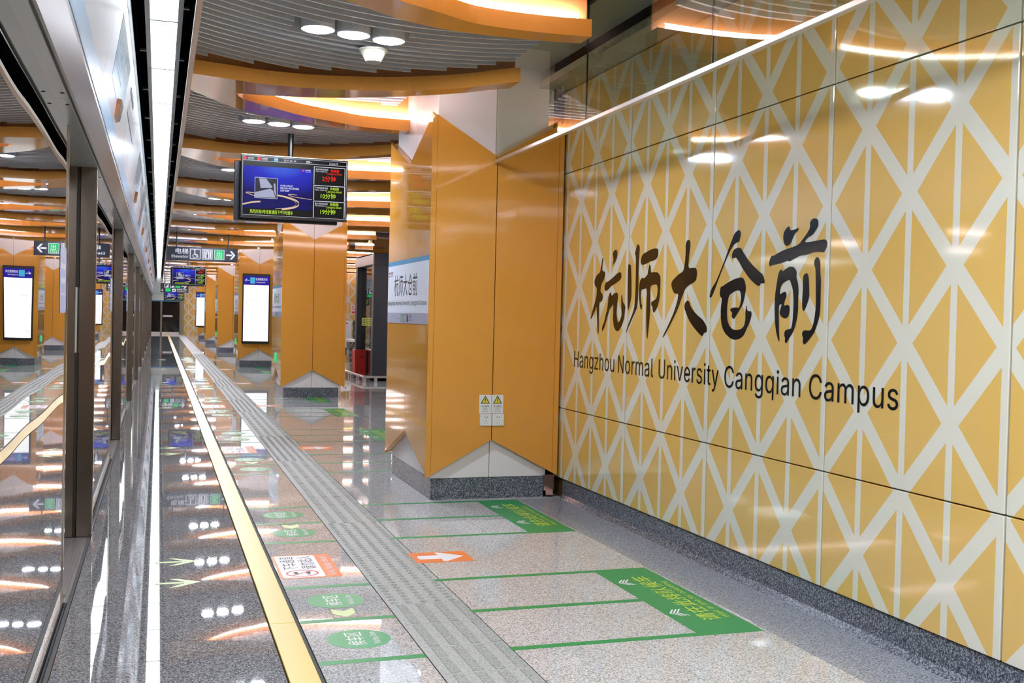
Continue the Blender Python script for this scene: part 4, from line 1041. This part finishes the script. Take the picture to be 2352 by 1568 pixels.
t.quad((6.56, 37.983, 1.61), (6.575, 37.983, 1.62), (6.665, 37.983, 1.505), (6.65, 37.983, 1.495))
t.quad((6.53, 37.983, 1.36), (6.69, 37.983, 1.36), (6.69, 37.983, 1.43), (6.53, 37.983, 1.43)); t.build('red_print', M_REDP, ns)
gt = root('stair_gate', (5.9, 34, 0), 'pale metal gate with a dark green panel and a round blue badge, behind the elevator', 'gate')
MB().box(5.55, 5.62, 34, 34.1, 0, 1.15).build('post', M_ALU, gt)
for i in range(5): MB().box(5.62 + i * .28, 5.86 + i * .28, 34.02, 34.06, .25, 1.12, .004).build('gate_leaf', M_ALU if i != 1 else mat('dark green gate panel', '#2f5147', .5), gt)
MB().tube((6.02, 33.99, .72), (6.02, 34.01, .72), .09, 16).build('round_badge', mat('blue badge', '#6d8ac4', .4), gt)
for i in range(6): MB().tube((5.7 + .2 * i, 34.0, 1.03), (5.7 + .2 * i, 34.02, 1.03), .025, 8).build('hole', M_BLK, gt)
wp = root('wrapped_bundle', (5.3, 29, 0), 'low bundle wrapped in shiny crumpled plastic under a white lid, beside the elevator', 'bundle')
rnd = random.Random(3); mb = MB(); nx, nz = 14, 6
grid = [[(4.95 + 1.1 * i / nx, 29 - .08 * rnd.random(), .06 + .50 * j / nz + .02 * rnd.random()) for i in range(nx + 1)] for j in range(nz + 1)]
for j in range(nz):
    for i in range(nx): mb.quad(grid[j][i], grid[j][i + 1], grid[j + 1][i + 1], grid[j + 1][i])
mb.box(4.95, 6.05, 29.0, 29.5, 0.02, .56); mb.build('crumpled_wrap', mat('crumpled foil wrap', '#8a8584', .12, 1.0), wp)
MB().box(4.9, 6.1, 28.88, 29.55, .57, .64, .01).build('lid', M_PLATE, wp)
cm = root('dome_camera', (4.95, 26, 2.3), 'small white dome camera hanging beside the second column', 'camera')
q = MB().cyl((4.52, 25), .09, 2.2, 2.33, 20); q.build('body', M_PLATE, cm); MB().cyl((4.52, 25), .05, 2.14, 2.2, 16, .075).build('dome', M_BLK, cm); MB().tube((4.52, 25, 2.33), (4.52, 25, 3.2), .012).build('stem', M_PLATE, cm)

# ================================================================ FLOOR MARKINGS (thin vinyl on the stone)
def flat(mb, pts, z): return mb.prism([(a, b, z) for a, b in pts], (0, 0, .0007))
def rrect(x0, x1, y0, y1, r, n=4):
    P = []
    for cx, cy, a0 in ((x1 - r, y1 - r, 0), (x0 + r, y1 - r, 90), (x0 + r, y0 + r, 180), (x1 - r, y0 + r, 270)):
        for i in range(n + 1):
            a = math.radians(a0 + 90 * i / n); P.append((cx + r * math.cos(a), cy + r * math.sin(a)))
    return P
NX = -X_
ND = 6
for k in range(ND):
    o = DP * k; near = k < 3
    door = f'in front of the {ORD[k]} door'
    bits = ('near', 'far')
    for j, (ya, yb_, ym, lab) in enumerate(((3.95, 5.13, 4.53, 'near'), (6.11, 7.28, 6.70, 'far'))):
        qm = root('queue_marking', (2.3, ya + o, 0), f'green queue marking, lettered panel with long lines, {lab} one {door}', 'floor marking', 'green queue markings')
        pn = flat(MB(), [(2.165, ya + o), (2.465, ya + o), (2.465, yb_ + o), (2.165, yb_ + o)], .0002).build('panel', M_GREEN, qm)
        for yl_ in (ya + .0225, ym, yb_ - .0225):
            flat(MB(), [(1.305, yl_ - .021 + o), (2.165, yl_ - .021 + o), (2.165, yl_ + .021 + o), (1.305, yl_ + .021 + o)], .0002).build('line', M_GREEN, qm)
        if near:
            t = MB(); t.text('请在此排队候车', (2.378, ya + .20 + o, .0014), Y_, NX, .078, width=.80, bold=.004)
            t.text('Wait in line for boarding', (2.432, ya + .22 + o, .0014), Y_, NX, .032, width=.66); t.build('lettering', M_YTXT, pn)
            for yc in (ya + .34, ya + .90):
                t = MB()
                for q in range(3):
                    x = 2.190 + q * .017
                    for sgn in (-1, 1): t.quad((x, yc + o, .0014), (x + .009, yc + o, .0014), (x + .045, yc + sgn * .052 + o, .0014), (x + .036, yc + sgn * .052 + o, .0014))
                t.build('chevron', M_WSTK, pn)
        # tape on the door side of the tactile path
        for q, yl_ in enumerate((ya + .0225, ym, yb_ - .0225)):
            w_ = ('near', 'middle', 'far')[q]
            tp = root('floor_tape', (.79, yl_ + o, 0), f'short green tape line, {w_} of the {lab} three {door}', 'floor tape', 'short green tape lines')
            if k == 0 and j == 0 and q == 0: pass
            flat(MB(), [(.588, yl_ - .021 + o), (.994, yl_ - .021 + o), (.994, yl_ + .021 + o), (.588, yl_ + .021 + o)], .0002).build('tape', M_GREEN, tp)
        for q, yc in enumerate(((4.245, 4.845), (6.405, 6.985))[j]):
            c = root('waiting_disc', (.785, yc + o, 0), f'round green Waiting Zone sticker, {("nearer", "farther")[q]} of the {lab} pair {door}', 'floor sticker', 'green waiting stickers')
            n = 32
            flat(MB(), [(.785 + .128 * math.cos(2 * math.pi * i / n), yc + o + .126 * math.sin(2 * math.pi * i / n)) for i in range(n)], .0002).build('disc', M_GREENC, c)
            if near:
                t = MB(); t.text('候车区', (.80, yc - .085 + o, .0014), Y_, NX, .058, width=.175, bold=.006); t.text('Waiting Zone', (.862, yc - .078 + o, .0014), Y_, NX, .026, width=.158, bold=.012)
                t.build('lettering', M_WSTK, c)
        yc = (4.64, 6.60)[j] + o
        v = root('glow_chevron', (.79, yc, 0), f'small pale green framed chevron, {lab} one {door}', 'floor marking', 'pale glow chevrons')
        t = MB()
        flat(t, [(.735, yc - .082), (.845, yc - .082), (.845, yc - .079), (.735, yc - .079)], .0002); flat(t, [(.735, yc + .072), (.845, yc + .072), (.845, yc + .075), (.735, yc + .075)], .0002)
        flat(t, [(.732, yc - .082), (.735, yc - .082), (.735, yc + .075), (.732, yc + .075)], .0002); flat(t, [(.845, yc - .082), (.848, yc - .082), (.848, yc + .075), (.845, yc + .075)], .0002)
        t.build('frame', mat('worn brown edge', '#8b7d6c', .6), v)
        flat(MB(), [(.742, yc + .062), (.79, yc + .02), (.838, yc + .062), (.838, yc - .018), (.79, yc - .07), (.742, yc - .018)], .0002).build('chevron', M_PLUM, v)
    for q, yc in enumerate((5.33, 5.78)):
        v = root('glow_arrow', (.11, yc + o, 0), f'pale green arrow on dark stone, {("nearer", "farther")[q]} of two {door}', 'floor marking', 'pale glow arrows')
        t = MB(); y = yc + o
        flat(t, [(.005, y - .014), (.13, y - .014), (.13, y + .014), (.005, y + .014)], .0002)
        flat(t, [(.07, y + .085), (.11, y + .078), (.215, y), (.12, y - .001), (.14, y + .014)], .0002); flat(t, [(.07, y - .085), (.14, y - .014), (.12, y + .001), (.215, y), (.11, y - .078)], .0002)
        t.build('arrow', M_PLUM, v)
    x = root('exit_sticker', (.74, 5.55 + o, 0), f'orange and white keep-clear floor sticker, {door}', 'floor sticker', 'orange exit stickers')
    flat(MB(), rrect(.592, .893, 5.292 + o, 5.802 + o, .02), .0002).build('orange_field', M_ORNG, x)
    flat(MB(), rrect(.604, .812, 5.306 + o, 5.788 + o, .02), .0009).build('white_field', M_WSTK, x)
    if near:
        t = MB(); t.text('下车通道', (.692, 5.475 + o, .002), Y_, NX, .062, width=.29, bold=.006); t.text('请勿站人', (.785, 5.475 + o, .002), Y_, NX, .062, width=.29, bold=.006)
        t.build('lettering', M_INKT, x)
        for fx_, s_ in ((.675, -1), (.735, 1)):
            t = MB(); t.poly([(fx_ + .013 * math.cos(a) , 5.40 + o + .024 * math.sin(a), .002) for a in [i * math.pi / 6 for i in range(12)]]); t.poly([(fx_ + .010 * math.cos(a), 5.366 + o + .010 * math.sin(a), .002) for a in [i * math.pi / 4 for i in range(8)]]); t.build('footprint', M_INKT, x)
        t = MB(); n = 28
        for i in range(n):
            a0 = 2 * math.pi * i / n; a1 = 2 * math.pi * (i + 1) / n
            t.quad(*[(.705 + .92 * r_ * math.cos(a), 5.388 + o + r_ * .80 * math.sin(a), .0024) for r_, a in ((.078, a0), (.088, a0), (.088, a1), (.078, a1))])
        t.quad((.645, 5.345 + o, .0026), (.651, 5.338 + o, .0026), (.765, 5.432 + o, .0026), (.759, 5.439 + o, .0026)); t.build('red_ring', M_REDP, x)
        t = MB(); t.text('Exit, keep clear!', (.868, 5.335 + o, .0014), Y_, NX, .036, width=.42, bold=.012); t.build('lettering', M_WSTK, x)
    a = root('arrow_sticker', (1.47, 5.6 + o, 0), f'orange floor sticker with a white arrow pointing right, {door}', 'floor sticker', 'orange arrow stickers')
    flat(MB(), [(1.31, 5.478 + o), (1.632, 5.478 + o), (1.632, 5.722 + o), (1.31, 5.722 + o)], .0002).build('orange_field', M_ORNG, a)
    y = 5.60 + o
    flat(MB(), [(1.352, y - .038), (1.47, y - .042), (1.462, y - .098), (1.485, y - .105), (1.602, y), (1.485, y + .105), (1.462, y + .098), (1.47, y + .042), (1.352, y + .038), (1.345, y)], .0009).build('white_arrow', M_WSTK, a)
